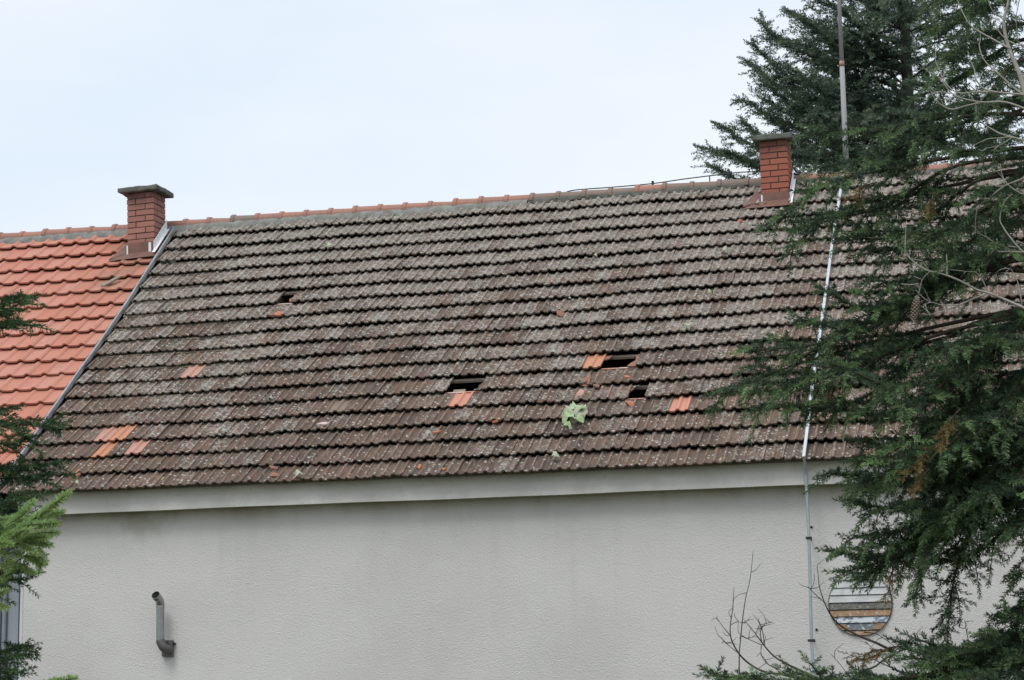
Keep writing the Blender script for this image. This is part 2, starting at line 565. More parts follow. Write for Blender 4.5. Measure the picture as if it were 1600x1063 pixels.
MAT['needle_back'] = mat_needles('back_fir_needles', (0.070, 0.110, 0.084), (0.190, 0.260, 0.165), 0.28)
MAT['needle_left'] = mat_needles('left_fir_needles', (0.036, 0.075, 0.034), (0.110, 0.195, 0.075), 0.24)
MAT['needle_new'] = mat_needles('new_growth_needles', (0.29, 0.44, 0.145), (0.55, 0.68, 0.34), 0.4)
MAT['needle_brown'] = mat_needles('withered_needles', (0.17, 0.115, 0.045), (0.26, 0.18, 0.06), 0.2)
MAT['leaf'] = mat_simple('pale_green_leaf', (0.43, 0.52, 0.33), 0.6, 0, 0.75, 12, 0.2, 0.3, (0.17, 0.26, 0.09))
MAT['leaf_pale'] = mat_simple('pale_wilted_leaf', (0.43, 0.45, 0.33), 0.6, 0, 0.6, 20, 0.2)
MAT['cone'] = mat_simple('fir_cone', (0.30, 0.25, 0.20), 0.85, 0, 0.5, 40, 0.3, 0.2, (0.16, 0.125, 0.10))
MAT['grass'] = mat_simple('rough_grass', (0.085, 0.095, 0.045), 0.95, 0, 0.7, 0.8, 0.6, 0.1, (0.12, 0.105, 0.075))
MAT['back_roof'] = mat_simple('back_roof_tiles', (0.15, 0.11, 0.09), 0.9, 0, 0.5, 3, 0.4)
MAT['screw'] = mat_simple('rusty_plug', (0.045, 0.038, 0.034), 0.8, 0.2, 0.4, 30, 0.1)


def mat_cornice():
    k = NT('cornice_plaster', 0.93, 0.15)
    c = (0.68, 0.665, 0.625)
    col = k.mix(k.step(k.noise(0.8, 5, 0.62, k.scalev(k.pos(), (1.0, 1, 0.5))), 0.36, 0.66), c, (0.54, 0.53, 0.49))
    z = k.dot(k.pos(), (0, 0, 1), 0)
    up = k.step(k.math('ADD', z, k.math('MULTIPLY', k.noise(1.6, 4, 0.6), 0.10)), CZ[2] - 0.005, CZ[2] + 0.08)
    col = k.mix(k.math('MULTIPLY', up, 0.55), col, (0.46, 0.455, 0.36))
    col = k.mix(k.math('MULTIPLY', k.step(k.noise(26, 4, 0.65), 0.60, 0.74), 0.35), col, (0.25, 0.23, 0.20))
    k.color(col)
    k.bump(k.noise(34, 4, 0.6), 0.5, 0.012)
    return k.m


# ------------------------------------------------------------------ ground
gm = []
GN = 40
gv, gf = [], []
xs = np.concatenate([np.linspace(-900, -40, 12), np.linspace(-34, 34, 36), np.linspace(40, 900, 12)])
for y in xs:
    for x in xs:
        gv.append((x, y + 12, 0.03 * math.sin(x * 0.7) * math.cos(y * 0.6)))
q = len(xs)
for j in range(q - 1):
    for i in range(q - 1):
        gf.append((j * q + i, j * q + i + 1, (j + 1) * q + i + 1, (j + 1) * q + i))
tag(link('ground', pmesh('ground', gv, gf, True), None, MAT['grass']), 'rough grass yard in front of the house', None, None, 'structure')

# ------------------------------------------------------------------ the old house
YW = 22.47                                  # face of the plastered wall
TR = 4.02                                   # ridge, metres up the slope
RIDGE = P0 + S * TR
YR, ZR = RIDGE[1], RIDGE[2]
YB = 2 * YR - 22.19                         # back eave
EAVE_Z = (P0 + S * TT0)[2]
CZ = [at(740, 778, 22.29)[2], at(740, 760, 22.29)[2], at(740, 757, 22.29)[2]]
MAT['cornice'] = mat_cornice()
XL_WALL = at(36, 950, YW)[0]
house = empty('house', (-5, YW, 0), 'grey plastered house with a dark weathered tile roof full of holes', 'house')
oh = empty('neighbouring_house', (-15, YW, 0), 'adjoining house with the clean orange tile roof at far left', 'house')

# wall: front, back, gables (closed, hollow), so the attic stays dark
w = MB()
th = 0.18


def wall_shell(w, x0, x1, yf, yb, zt, gz):
    w.box(((x0 + x1) / 2, yf + th, zt / 2), (x1 - x0) / 2, th, zt / 2)
    w.box(((x0 + x1) / 2, yb - th, zt / 2), (x1 - x0) / 2, th, zt / 2)
    for x in (x0 + th, x1 - th):
        poly = [(x - th, yf + 2 * th + .002, 0), (x - th, yb - 2 * th - .002, 0), (x - th, yb - 2 * th - .002, zt), (x - th, YR, gz), (x - th, yf + 2 * th + .002, zt)]
        w.prism(poly, (2 * th, 0, 0))


wall_shell(w, XL_WALL, UR - 0.06, YW, 2 * YR - YW, CZ[2] + 0.14, ZR - 0.22)
wall = w.build('wall', MAT['wall'], house)
w = MB()
w.box(((XL_WALL + UR) / 2 - .05, YR, CZ[2] - 0.2), (UR - XL_WALL) / 2 - 0.5, (YR - YW) - 0.4, 0.08)
w.build('attic_floor', MAT['wood_dark'], house)

# cornice: extruded moulding
cp = [(YW - 0.002, CZ[0] + 0.012), (22.285, CZ[0]), (22.288, CZ[1]), (22.292, CZ[2]), (22.30, EAVE_Z + 0.035), (YW - 0.002, EAVE_Z + 0.215)]
w = MB()
x0 = -11.62
nseg = 46
vs_, fs_ = [], []
for i in range(nseg + 1):
    x = x0 + (UR - x0) * i / nseg
    wob = 0.003 * math.sin(x * 1.3) + 0.0015 * math.sin(x * 4.1 + 1)
    vs_ += [(x, y, z + (wob if j in (0, 1) else wob * 0.3)) for j, (y, z) in enumerate(cp)]
n_ = len(cp)
for i in range(nseg):
    for j in range(n_):
        j2 = (j + 1) % n_
        fs_.append((i * n_ + j, i * n_ + j2, (i + 1) * n_ + j2, (i + 1) * n_ + j))
fs_ += [tuple(range(n_)), tuple(nseg * n_ + j for j in range(n_))]
w.add(vs_, fs_)
w.build('cornice', MAT['cornice'], house)
w = MB()
w.box((XL_WALL - 0.018, YW + 0.045, CZ[0] / 2 - 0.01), 0.017, 0.05, CZ[0] / 2 - 0.02)
w.build('corner_bead', MAT['bead'], house)
for px, py in ((1268, 824), (1276, 984)):
    q_ = at(px, py, YW)
    MB().tube([q_ + V([0, 0.02, 0]), q_ + V([0, -0.012, 0]), q_ + V([0, -0.016, 0])], [0.013, 0.013, 0.007], 8).build('wall_plug', MAT['screw'], house)

# roof: back slope as the roof's own mesh; tiles, battens, rafters, ridge tiles are its pieces


def back_slope(name, x0, x1, parent):
    w = MB()
    a, b = V([x0, YR + 0.03, ZR - 0.02]), V([x0, YB, EAVE_Z])
    nb = V([0, math.sin(PITCH), math.cos(PITCH)])
    poly = [a - nb * 0.05, b - nb * 0.05, b, a]
    w.prism(poly, (x1 - x0, 0, 0))
    return w.build(name, MAT['back_roof'], parent)


roof = back_slope('roof', UL, UR, house)
oroof = back_slope('roof', -18.0, UL - 0.004, oh)

# tile shapes: cross-sections (x, z) from left to right
PROF_OLD = [(0.000, .016), (.018, .003), (.066, .000), (.086, .024), (.110, .027), (.128, .005), (.168, .001), (.186, .017), (.2115, .0205)]
PROF_ORG = [(0.000, .005), (.030, .002), (.085, .000), (.140, .001), (.152, .004), (.172, .020), (.192, .028), (.212, .025), (.238, .0065)]


def tile_mesh(name, prof, length, lift, thick, jag=0.0, seed=0):
    rr = random.Random(seed)
    n = len(prof)
    vs_ = []
    for y, z0 in ((0, lift), (length, 0)):
        for (x, z) in prof:
            yy = y - (rr.random() * jag if y == 0 else 0)
            vs_.append((x, yy, z0 + z))
        for (x, z) in prof:
            vs_.append((x, y + (0.001 if y == 0 else 0), z0 + z - thick))
    fs_ = []
    for i in range(n - 1):
        fs_.append((i, i + 1, 2 * n + i + 1, 2 * n + i))                    # top
        fs_.append((n + i + 1, n + i, 3 * n + i, 3 * n + i + 1))            # underside
        fs_.append((i + 1, i, n + i, n + i + 1))                            # lip
    fs_.append((0, 2 * n, 3 * n, n))
    fs_.append((n - 1, 2 * n - 1, 4 * n - 1, 3 * n - 1))
    return vs_, fs_


VAR_OLD = [tile_mesh('t', PROF_OLD, 0.365, 0.060, 0.022, 0.012, s) for s in range(5)]
VAR_ORG = [tile_mesh('t', PROF_ORG, 0.372, 0.050, 0.024, 0.002, s) for s in range(3)]


def basis(u, t, h, rz, rx, ry):
    """4x4 placing a tile's local axes on the roof with small misalignment"""
    P = roofp(u, t, h)
    B = Matrix(((1, 0, 0, P[0]), (0, S[1], N[1], P[1]), (0, S[2], N[2], P[2]), (0, 0, 0, 1)))
    return B @ Matrix.Rotation(rz, 4, 'Z') @ Matrix.Rotation(rx, 4, 'X') @ Matrix.Rotation(ry, 4, 'Y')


def col_at(u, row):
    off = 0.5 if row % 2 else 0.0
    return math.floor((u - TU0) / TW - off + 0.5)


def cell_u(c, row):
    return TU0 + (c + (0.5 if row % 2 else 0.0)) * TW


# missing and replaced tiles, found by (u, row) of their left lip corner
def lipcell(px, py, row=None):
    u, t = roof_ut(px, py)
    if row is None:
        row = round((t - TT0 - 1.6 * float(sag(u, t))) / TL)
    off = 0.5 if row % 2 else 0.0
    return round((u - TU0) / TW - off), row


MISSING = set()
for px, py, cnt, row in ((431, 477, 1, 12), (701, 616, 2, 5), (940.6, 580.5, 2, 6), (983.5, 624.9, 1, 4)):
    c, r_ = lipcell(px, py, row)
    for i in range(cnt): MISSING.add((c + i, r_))
SPECIAL = {}
for px, py, row, mt in ((912.7, 582, 6, 'rep_orange'), (704, 642, 4, 'rep_red'), (1046.7, 648.2, 3, 'rep_red'),
                        (144, 699, 3, 'rep_pink'), (172, 697, 3, 'rep_orange'), (139, 726, 2, 'rep_orange'), (192, 721, 2, 'rep_pink'),
                        (280, 599, 7, 'rep_pink'), (517, 652, 4, 'rep_faded')):
    SPECIAL[lipcell(px, py, row)] = mt

old_cells = []
for r_ in range(NROW):
    c = math.floor((UL - TU0) / TW) - 1
    while True:
        u = cell_u(c, r_)
        if u > UR - 0.05: break
        if u + TW > UL + 0.06 and (c, r_) not in MISSING:
            old_cells.append((c, r_, u, TT0 + r_ * TL))
        c += 1
CHIM2 = (-3.741, -3.381, 3.35)      # right chimney: u0, u1, t of its front face


def chim_hit(u, t, wd, c0, c1, tf):
    return u > c0 - 0.06 and u + wd < c1 + 0.06 and t > tf - 0.1 and t < tf + 0.42


def shown(u, t, wd):
    x, y, z = proj(roofp(u + wd / 2, t + 0.17))
    if not (-10 < x < 1610 and -10 < y < 1073): return 0
    if x > 1390: return 0.2
    return 1.0 / z


def clip_tile(vs_, u, ulim, left=True):
    """tiles cut along the verge"""
    out = []
    for (x, y, z) in vs_:
        if left and u + x < ulim: x = ulim - u
        if not left and u + x > ulim: x = ulim - u
        out.append((x, y, z))
    return out


def lay(cells, variants, parent, wd, length, mat, special, seed, maxn, ulim, left, rough):
    rr = random.Random(seed)
    rank = sorted(cells, key=lambda c: -(shown(c[2], c[3], wd) + (1 if (c[0], c[1]) in special else 0)))
    single = set((c[0], c[1]) for c in rank[:maxn] if shown(c[2], c[3], wd) > 0)
    bank = {}
    bv, bf = [], []
    for c, r_, u, t in cells:
        vi = rr.randrange(len(variants))
        g = rough
        sp = special.get((c, r_))
        M4 = basis(u + rr.uniform(-.004, .004) * g, t + rr.uniform(-.013, .013) * g, rr.uniform(0, .005) * g,
                   rr.gauss(0, .015) * g, rr.gauss(0, .007) * g, rr.gauss(0, .014) * g)
        vs_, fs_ = variants[vi]
        cut = (left and u < ulim) or (not left and u + wd + .01 > ulim)
        if cut: vs_ = clip_tile(vs_, u, ulim, left)
        if (c, r_) in single:
            mt = MAT[sp] if sp else mat
            key = (vi, sp, (c, r_) if cut else 0)
            if key not in bank:
                me = pmesh('roof_tile', vs_, fs_)
                me.materials.append(mt)
                bank[key] = me
            o = bpy.data.objects.new('roof_tile', bank[key])
            COL.objects.link(o)
            o.parent = parent
            if sp and c % 2 == 0: M4 = M4 @ Matrix.Rotation(R(-2.5), 4, 'Z')
            o.matrix_basis = M4
            if sp:
                o['label'] = {'rep_orange': 'bright orange replacement tile', 'rep_pink': 'pale pink replacement tile',
                              'rep_red': 'clean salmon red replacement tile', 'rep_faded': 'faded greenish pink tile'}[sp]
        else:
            b = len(bv)
            bv += [tuple(M4 @ Vector(q)) for q in vs_]
            bf += [tuple(b + i for i in f_) for f_ in fs_]
    if bv:
        o = link('roof_tile_field', pmesh('roof_tile_field', bv, bf), parent, mat)
        o['kind'] = 'stuff'


old_cells = [c for c in old_cells if not chim_hit(c[2], c[3], TW, *CHIM2)]
lay(old_cells, VAR_OLD, roof, TW, TL, MAT['old'], SPECIAL, 3, 300, UL + 0.055, True, 1.0)

# orange roof
OW, OL = 0.232, 0.349
OT0 = -0.498 - 6 * OL
CHIM1 = (-12.26, -11.862, 3.22)
ocells = []
for r_ in range(0, 19):
    t = OT0 + r_ * OL
    if t > 3.75: break
    for c in range(1, 27):
        u = -11.988 + 0.232 - c * OW
        if chim_hit(u, t, OW, *CHIM1): continue
        ocells.append((c, r_, u, t))
    ocells.append((0, r_, -11.988 + 0.232, t))
lay(ocells, VAR_ORG, oroof, OW, OL, MAT['orange'], {}, 5, 300, UL - 0.02, False, 0.35)

# battens, rafters
for k in range(NROW + 1):
    t = TT0 + k * TL + (0.012 if k else 0.20)
    for x0, x1, par, tt in ((UL + .05, UR - .1, roof, t),):
        c0 = roofp((x0 + x1) / 2, tt, -0.034, False)
        if k == NROW: c0 = roofp((x0 + x1) / 2, TR - 0.08, -0.034, False)
        MB().box(c0, (x1 - x0) / 2, 0.022, 0.014, (1, 0, 0), S, N).build('batten', MAT['wood_pale'] if k in (4, 5, 6, 7, 12, 13) else MAT['wood_grey'], par, fix=False)
x = UL + 0.30
while x < UR:
    c0 = roofp(x, (TT0 + TR) / 2 + 0.15, -0.115, False)
    MB().box(c0, 0.04, (TR - TT0) / 2 - 0.25, 0.062, (1, 0, 0), S, N).build('rafter', MAT['wood_dark'], roof, fix=False)
    x += 0.87

# pale unweathered heads of the tiles below each hole
for (c, r_) in sorted(MISSING):
    MB().box(roofp(cell_u(c, r_) + TW / 2, TT0 + r_ * TL + 0.022, 0.012), TW / 2 - 0.004, 0.008, 0.010, (1, 0, 0), S, N).build('tile_head', MAT['shard_pale'] if (c + r_) % 3 else MAT['rep_pink'], roof)
MB().box(roofp(-6.80, TT0 + 5 * TL + 0.09, -0.02), 0.07, 0.05, 0.008, (1, 0, 0), S, N).build('loose_board', MAT['wood_grey'], roof)

# snapped remnants still hanging in the holes
for (c, r_), pts_ in (((sorted(MISSING, key=lambda q: (q[1], q[0]))[-1]), [(.20, .02), (.20, .30), (.165, .24), (.172, .17), (.14, .12), (.155, .05)]),):
    u_, t_ = cell_u(c, r_), TT0 + r_ * TL
    MB().prism([roofp(u_ + a, t_ + b, 0.045 - b * 0.12) for a, b in pts_], -N * 0.014).build('broken_tile', MAT['shard_dark'], roof)
c5 = max(c for c, r_ in MISSING if r_ == 5)
c6 = max(c for c, r_ in MISSING if r_ == 6)
c4 = max(c for c, r_ in MISSING if r_ == 4)
for c, r_, pts_ in ((c5, 5, [(.20, .01), (.20, .33), (.185, .20), (.15, .13), (.165, .07), (.12, .02)]),
                    (c6, 6, [(.20, .0), (.20, .33), (.17, .27), (.175, .15), (.13, .09), (.10, .01)]),
                    (c6 - 1, 6, [(.01, .30), (.09, .33), (.06, .24), (.012, .21)]),
                    (c4, 4, [(.0, .33), (.0, .18), (.035, .22), (.05, .30), (.11, .33)])):
    u_, t_ = cell_u(c, r_), TT0 + r_ * TL
    MB().prism([roofp(u_ + a, t_ + b, 0.048 - b * 0.12) for a, b in pts_], -N * 0.014).build('broken_tile', MAT['old'] if r_ != 6 else MAT['shard_dark'], roof)

# verge flashing between both roofs
w = MB()
L_ = 26
vs_, fs_ = [], []
for i in range(L_ + 1):
    t = TT0 - 0.05 + (TR - 0.10 - TT0) * i / L_
    hh = 0.004 * math.sin(i * 1.3)
    for du, h in ((-0.034, 0.030), (-0.020, 0.070), (0.0, 0.088 + hh), (0.018, 0.086 + hh), (0.026, 0.035)):
        vs_.append(roofp(UL + du, t, h))
for i in range(L_):
    for j in range(4):
        fs_.append((i * 5 + j, i * 5 + j + 1, (i + 1) * 5 + j + 1, (i + 1) * 5 + j))
w.add(vs_, fs_)
w.build('verge_flashing', MAT['zinc'], house)

# ridge tiles: barrel with a raised collar at one end


def ridge_tile(parent, u, ln, mat, rr, rad=0.088, drop=0.0):
    w = MB()
    prof = [(-0.01, 1.06), (0.0, 1.20), (0.045, 1.18), (0.055, 1.0), (ln + 0.02, 0.90)]
    n = 9
    vs_, fs_ = [], []
    c = V([u, YR, ZR - 0.008 + drop])
    ti, tj = rr.gauss(0, .010), rr.gauss(0, .012)
    for (x, s) in prof:
        for k in range(n + 1):
            a = math.pi * (-0.04 + 1.08 * k / n)
            vs_.append(c + V([x, -math.cos(a) * rad * s * 1.12 + tj * x, math.sin(a) * rad * s + 0.012 + ti * x]))
    m_ = n + 1
    for i in range(len(prof) - 1):
        for k in range(n):
            fs_.append((i * m_ + k, i * m_ + k + 1, (i + 1) * m_ + k + 1, (i + 1) * m_ + k))
    base = len(vs_)
    # left end is a small closed face ring so the collar has thickness
    for k in range(n + 1):
        a = math.pi * (-0.04 + 1.08 * k / n)
        vs_.append(c + V([-0.01, -math.cos(a) * rad * 0.85 * 1.12, math.sin(a) * rad * 0.85 + 0.012]))
    for k in range(n):
        fs_.append((k + 1, k, base + k, base + k + 1))
    w.add(vs_, fs_)
    return w.build('ridge_tile', mat, parent, smooth=False)


rr = random.Random(21)


def ridge_u(px, py):
    d = ray(px, py)
    return (CAM + d * (YR / d[1]))[0]


u = ridge_u(35, 362) - 0.348 * 9
u_end_old = UR
ulist = []
while u < UR - 0.3:
    ulist.append(u)
    u += 0.348 + (0.0075 if u > -6 else 0.0)
for u in ulist:
    if -11.95 < u + 0.17 < -11.62 - 0.1 and False: continue
    par = oroof if u + 0.17 < UL else roof
    if u < -6.9: mt = MAT['ridge_new'] if rr.random() < 0.95 else MAT['ridge_old']
    elif u < -6.2: mt = MAT['ridge_old']
    else: mt = MAT['ridge_new'] if rr.random() < 0.18 or -1.9 < u < -1.5 or -3.2 < u < -2.6 else MAT['ridge_old']
    ridge_tile(par, u, 0.348, mt, rr, 0.088 + rr.uniform(-.003, .003), rr.gauss(0, .004) + 0.004 * math.sin(u * 2.2))


def mortar(name, x0, x1, parent, mat, tlow, seed):
    """lumpy mortar bed under the ridge tiles, front and back"""
    rng = np.random.default_rng(seed)
    n = int((x1 - x0) / 0.035)
    vs_, fs_ = [], []
    pr = 6
    low = np.convolve(rng.normal(0, 1, n + 9), np.ones(5) / 5, 'same')[:n + 1] * 0.035
    for i in range(n + 1):
        x = x0 + (x1 - x0) * i / n
        tl = tlow + low[i]
        top = V([x, YR - 0.075, ZR + 0.014])
        bot = roofp(x, tl, 0.030)
        for j in range(pr):
            f_ = j / (pr - 1)
            q_ = bot * (1 - f_) + top * f_ + N * (0.022 * math.sin(math.pi * f_) + rng.normal(0, 0.004)) + S * rng.normal(0, 0.004)
            vs_.append(q_)
        vs_.append(V([x, YR + 0.085, ZR + 0.0]))
        vs_.append(V([x, YR + 0.085, ZR - 0.12]))
    pr += 2
    for i in range(n):
        for j in range(pr - 1):
            fs_.append((i * pr + j, i * pr + j + 1, (i + 1) * pr + j + 1, (i + 1) * pr + j))
    return MB().add(vs_, fs_).build(name, mat, parent, smooth=True)


mortar('ridge_mortar', -17.9, UL - 0.01, oroof, MAT['mortar'], 3.83, 1)
mortar('ridge_mortar', UL, -6.85, roof, MAT['mortar'], 3.82, 2)
mortar('ridge_mortar', -6.84, UR - 0.05, roof, MAT['mortar_old'], 3.90, 3)


# ------------------------------------------------------------------ chimneys
def chimney(parent, u0, u1, tf, ztop, capx, capz, lean, cols, depth=0.40, whites=True):
    Pf = roofp(u0, tf, 0, False)
    yf, zb = Pf[1], Pf[2]
    wd = u1 - u0
    cx_ = (u0 + u1) / 2
    bm_ = mat_brick('chimney_brick', *cols, ztop)
    ch = MB().box((cx_, yf + depth / 2, (zb + ztop) / 2 - 0.15), wd / 2 - 0.015, depth / 2 - 0.015, (ztop - zb) / 2 + 0.13).build('chimney', MAT['joint'], parent)
    rr = random.Random(int(abs(u0) * 100))
    nb = 10
    chs = (ztop - (zb + 0.16)) / (nb - 1)
    kids = []
    for i in range(-3, nb - 1):
        z = zb + 0.16 + chs * (i + 0.5)
        bw = 0.13
        hz = chs / 2 - 0.006
        ev = i % 2 == 0
        jn = 0.006

        def br(xa, xb, ya, yb):
            o = MB().box(((xa + xb) / 2 + rr.gauss(0, .0012), (ya + yb) / 2 + rr.gauss(0, .0014), z + rr.gauss(0, .0008)), (xb - xa) / 2 - jn, (yb - ya) / 2 - jn, hz,
                         (1, 0, rr.gauss(0, .004))).build('brick', bm_, None, bevel=0.003)
            kids.append(o)
        x0_, x1_, y0_, y1_ = u0, u1, yf, yf + depth
        if ev:
            br(x0_, x1_ - bw, y0_, y0_ + bw); br(x1_ - bw, x1_, y0_, y1_ - bw)
            br(x0_ + bw, x1_, y1_ - bw, y1_); br(x0_, x0_ + bw, y0_ + bw, y1_)
        else:
            br(x0_ + bw, x1_, y0_, y0_ + bw); br(x1_ - bw, x1_, y0_ + bw, y1_)
            br(x0_, x1_ - bw, y1_ - bw, y1_); br(x0_, x0_ + bw, y0_, y1_ - bw)
    # cap slab with uneven edges
    ov = capx
    rng = np.random.default_rng(4)
    poly = []
    xa, xb, ya, yb = u0 - ov, u1 + ov, yf - ov, yf + depth + ov
    for (p, q_) in (((xa, ya), (xb, ya)), ((xb, ya), (xb, yb)), ((xb, yb), (xa, yb)), ((xa, yb), (xa, ya))):
        for f_ in np.linspace(0, 1, 9)[:-1]:
            poly.append((p[0] + (q_[0] - p[0]) * f_ + rng.normal(0, .004), p[1] + (q_[1] - p[1]) * f_ + rng.normal(0, .004), ztop + 0.004))
    cap = MB()
    nP = len(poly)
    ring = []
    for (sc, z) in ((0.985, 0.0), (1.0, 0.012), (1.0, capz - 0.014), (0.975, capz), (0.5, capz + 0.014)):
        for p in poly:
            ring.append((cx_ + (p[0] - cx_) * sc, yf + depth / 2 + (p[1] - yf - depth / 2) * sc, p[2] + z + rng.normal(0, .0025)))
    fs_ = [tuple(range(nP))[::-1]]
    for i in range(4):
        for j in range(nP):
            j2 = (j + 1) % nP
            fs_.append((i * nP + j, i * nP + j2, (i + 1) * nP + j2, (i + 1) * nP + j))
    fs_.append(tuple(4 * nP + j for j in range(nP)))
    cap.add(ring, fs_)
    kids.append(cap.build('cap_slab', MAT['slab'], None))
    # corbel course under the slab
    kids.append(MB().box((cx_, yf + depth / 2, ztop - 0.004), wd / 2 - 0.02, depth / 2 - 0.02, 0.012).build('slab_bed', MAT['joint'], None))
    # front apron: upright sheet plus skirt lying on the tiles
    a = MB()
    a.box((cx_ - 0.005, yf - 0.010, zb + 0.075), wd / 2 + 0.004, 0.004, 0.115)
    p = [roofp(u0 - 0.02, tf + 0.04, 0.062), roofp(u1 + 0.02, tf + 0.04, 0.062), roofp(u1 + 0.06, tf - 0.13, 0.068), roofp(u0 - 0.22, tf - 0.13, 0.068)]
    a.prism(p, N * 0.004)
    p = [roofp(u0 - 0.014, tf + 0.055, 0.06), roofp(u0 - 0.22, tf - 0.10, 0.074), roofp(u0 - 0.09, tf + 0.36, 0.064), roofp(u0 - 0.014, tf + 0.40, 0.064)]
    a.prism(p, N * 0.003)
    kids.append(a.build('apron_flashing', MAT['rust'], None))
    # white flashing sheet up the right side
    s_ = MB()
    t0, t1 = tf - 0.02, tf + depth / math.cos(PITCH) + 0.05
    xr = u1 + 0.006
    A0, A1 = roofp(xr, t0, 0.05, False), roofp(xr, t1, 0.05, False)
    s_.prism([A0, A1, A1 + V([0, 0, 0.17]), A0 + V([0, 0, 0.15])], (0.004, 0, 0))
    B0, B1 = roofp(xr + 0.004, t0 - 0.06, 0.084, False), roofp(xr + 0.004, t1, 0.084, False)
    s_.prism([B0, B0 + V([0.045 if whites else 0.03, 0, 0]), B1 + V([0.045 if whites else 0.03, 0, 0]), B1], N * 0.003)
    kids.append(s_.build('side_flashing', MAT['white_sheet'], None))
    s_ = MB().box((u0 + 0.012, yf - 0.017, zb + 0.07), 0.010, 0.003, 0.095)
    if whites: s_.box((u1 - 0.06, yf - 0.017, zb + 0.09), 0.018, 0.003, 0.085)
    kids.append(s_.build('flashing_strip', MAT['white_sheet'], None))
    piv = Matrix.Translation((cx_, yf, zb)) @ Matrix.Rotation(lean, 4, 'Y') @ Matrix.Translation((-cx_, -yf, -zb))
    for o in kids:
        keep(o, ch)
    ch.matrix_world = piv @ ch.matrix_world
    return ch


z1 = at(225, 300, roofp(0, CHIM1[2], 0, False)[1])[2]
c1_ = chimney(oh, *CHIM1, z1, 0.085, 0.062, R(-1.9), ((0.42, 0.205, 0.160), (0.35, 0.170, 0.140)))
c1_['label'] = 'brick chimney between orange and weathered roof with pale stone cap'
z2 = at(1212, 219, roofp(0, CHIM2[2], 0, False)[1])[2]
c2_ = chimney(house, *CHIM2, z2, 0.07, 0.065, R(-0.9), ((0.41, 0.145, 0.098), (0.31, 0.115, 0.085)), whites=False)
c2_['label'] = 'taller orange brick chimney near the fir with mossy cap'

# ------------------------------------------------------------------ round boarded window
wc = at(1344.5, 944, YW)
rad = 46.5 * 22.6 / 3434 * 1.035
sc_px = rad / 48.0
fr = MB()
nn = 48
vs_, fs_ = [], []
for k in range(nn):
    a = 2 * math.pi * k / nn
    for (r_, y) in ((rad * 1.025, 0.0), (rad * 1.025, -0.014), (rad, -0.014), (rad, 0.03)):
        vs_.append((wc[0] + r_ * math.cos(a), YW + y, wc[2] + r_ * math.sin(a)))
for k in range(nn):
    for j in range(3):
        k2 = (k + 1) % nn
        fs_.append((k * 4 + j, k2 * 4 + j, k2 * 4 + j + 1, k * 4 + j + 1))
fr.add(vs_, fs_)
win = fr.build('round_window', mat_simple('window_rim', (0.20, 0.195, 0.19), 0.9, 0, 0.5, 12, 0.3), house, fix=False)
win['label'] = 'round window boarded with white, orange and dark slats'
bk = MB().prism([(wc[0] + rad * 1.0 * math.cos(2 * math.pi * k / nn), YW - 0.003, wc[2] + rad * math.sin(2 * math.pi * k / nn)) for k in range(nn)], (0, 0.002, 0))
bk.build('backing', MAT['soot_shade'], win)  # black sheet paints the shadow lines between the slats


def mat_slat(name, a, b, c=None, sc=9, lo=0.42, hi=0.58):
    k = NT(name, 0.8, 0.25)
    v_ = k.scalev(k.pos(), (1.0, 1, 2.2))
    col = k.mix(k.step(k.noise(sc, 4, 0.65, v_), lo, hi), a, b)
    if c: col = k.mix(k.step(k.noise(sc * 2.2, 3, 0.6, k.scalev(k.pos(), (1.3, 1, 1.0))), 0.55, 0.66), col, c)
    k.color(col)
    return k.m


M_w = mat_slat('white_slat', (0.58, 0.59, 0.585), (0.49, 0.50, 0.49))
M_d = mat_slat('peeling_dark_slat', (0.10, 0.105, 0.10), (0.17, 0.165, 0.14), (0.30, 0.30, 0.24), 18)
M_o = mat_slat('tan_slat', (0.36, 0.225, 0.135), (0.29, 0.18, 0.11), (0.42, 0.37, 0.32), 14)
M_b = mat_slat('peeling_white_slat', (0.17, 0.20, 0.24), (0.56, 0.60, 0.64), None, 13, 0.40, 0.52)
M_p = mat_slat('peeling_grey_orange_slat', (0.13, 0.15, 0.165), (0.16, 0.18, 0.195), (0.52, 0.54, 0.55), 10)
ed = [48, 36.3, 24.8, 13.7, 2.3, -8.6, -19.1, -29, -40, -48]
mats_ = [M_w, M_w, M_w, M_w, M_d, M_o, M_b, M_p, M_o]
for i in range(9):
    zt_, zb_ = ed[i] - 0.5, ed[i + 1] + 0.6
    poly = []
    for z_ in np.linspace(zt_, zb_, 7):
        poly.append((math.sqrt(max(48.0 ** 2 - min(abs(z_), 47.9) ** 2, 0)) * 0.985, z_))
    ring = [(wc[0] + x * sc_px, YW - 0.006, wc[2] + z * sc_px) for x, z in poly] + [(wc[0] - x * sc_px, YW - 0.006, wc[2] + z * sc_px) for x, z in poly[::-1]]
    # lower edge stands proud like a louvre
    o = MB().prism(ring, (0, -0.012, 0)).build('slat', mats_[i], win)
    me = o.data
    for v_ in me.vertices:
        f_ = (zt_ * sc_px + wc[2] - v_.co.z) / ((zt_ - zb_) * sc_px)
        if v_.co.y < YW - 0.012: v_.co.y -= 0.012 * f_
    if i == 7:
        for sgn in (-1, 1):
            pts_ = [(sgn * 16, zb_ + 0.3), (sgn * 30, zb_ + 0.5), (sgn * 36.5, zt_ - 0.8), (sgn * 24, zt_ - 0.5)]
            ring = [(wc[0] + x * sc_px, YW - 0.0305 - 0.006 * (0 if j in (2, 3) else 1) * 0.2, wc[2] + z * sc_px) for j, (x, z) in enumerate(pts_)]
            MB().prism(ring, (0, -0.002, 0)).build('paint_patch', M_o, win)

# ------------------------------------------------------------------ flue pipe
yp = YW - 0.13
fl = empty('flue_pipe', at(263, 1014, YW), 'bent grey metal flue pipe sticking out of the plaster wall', 'flue pipe')


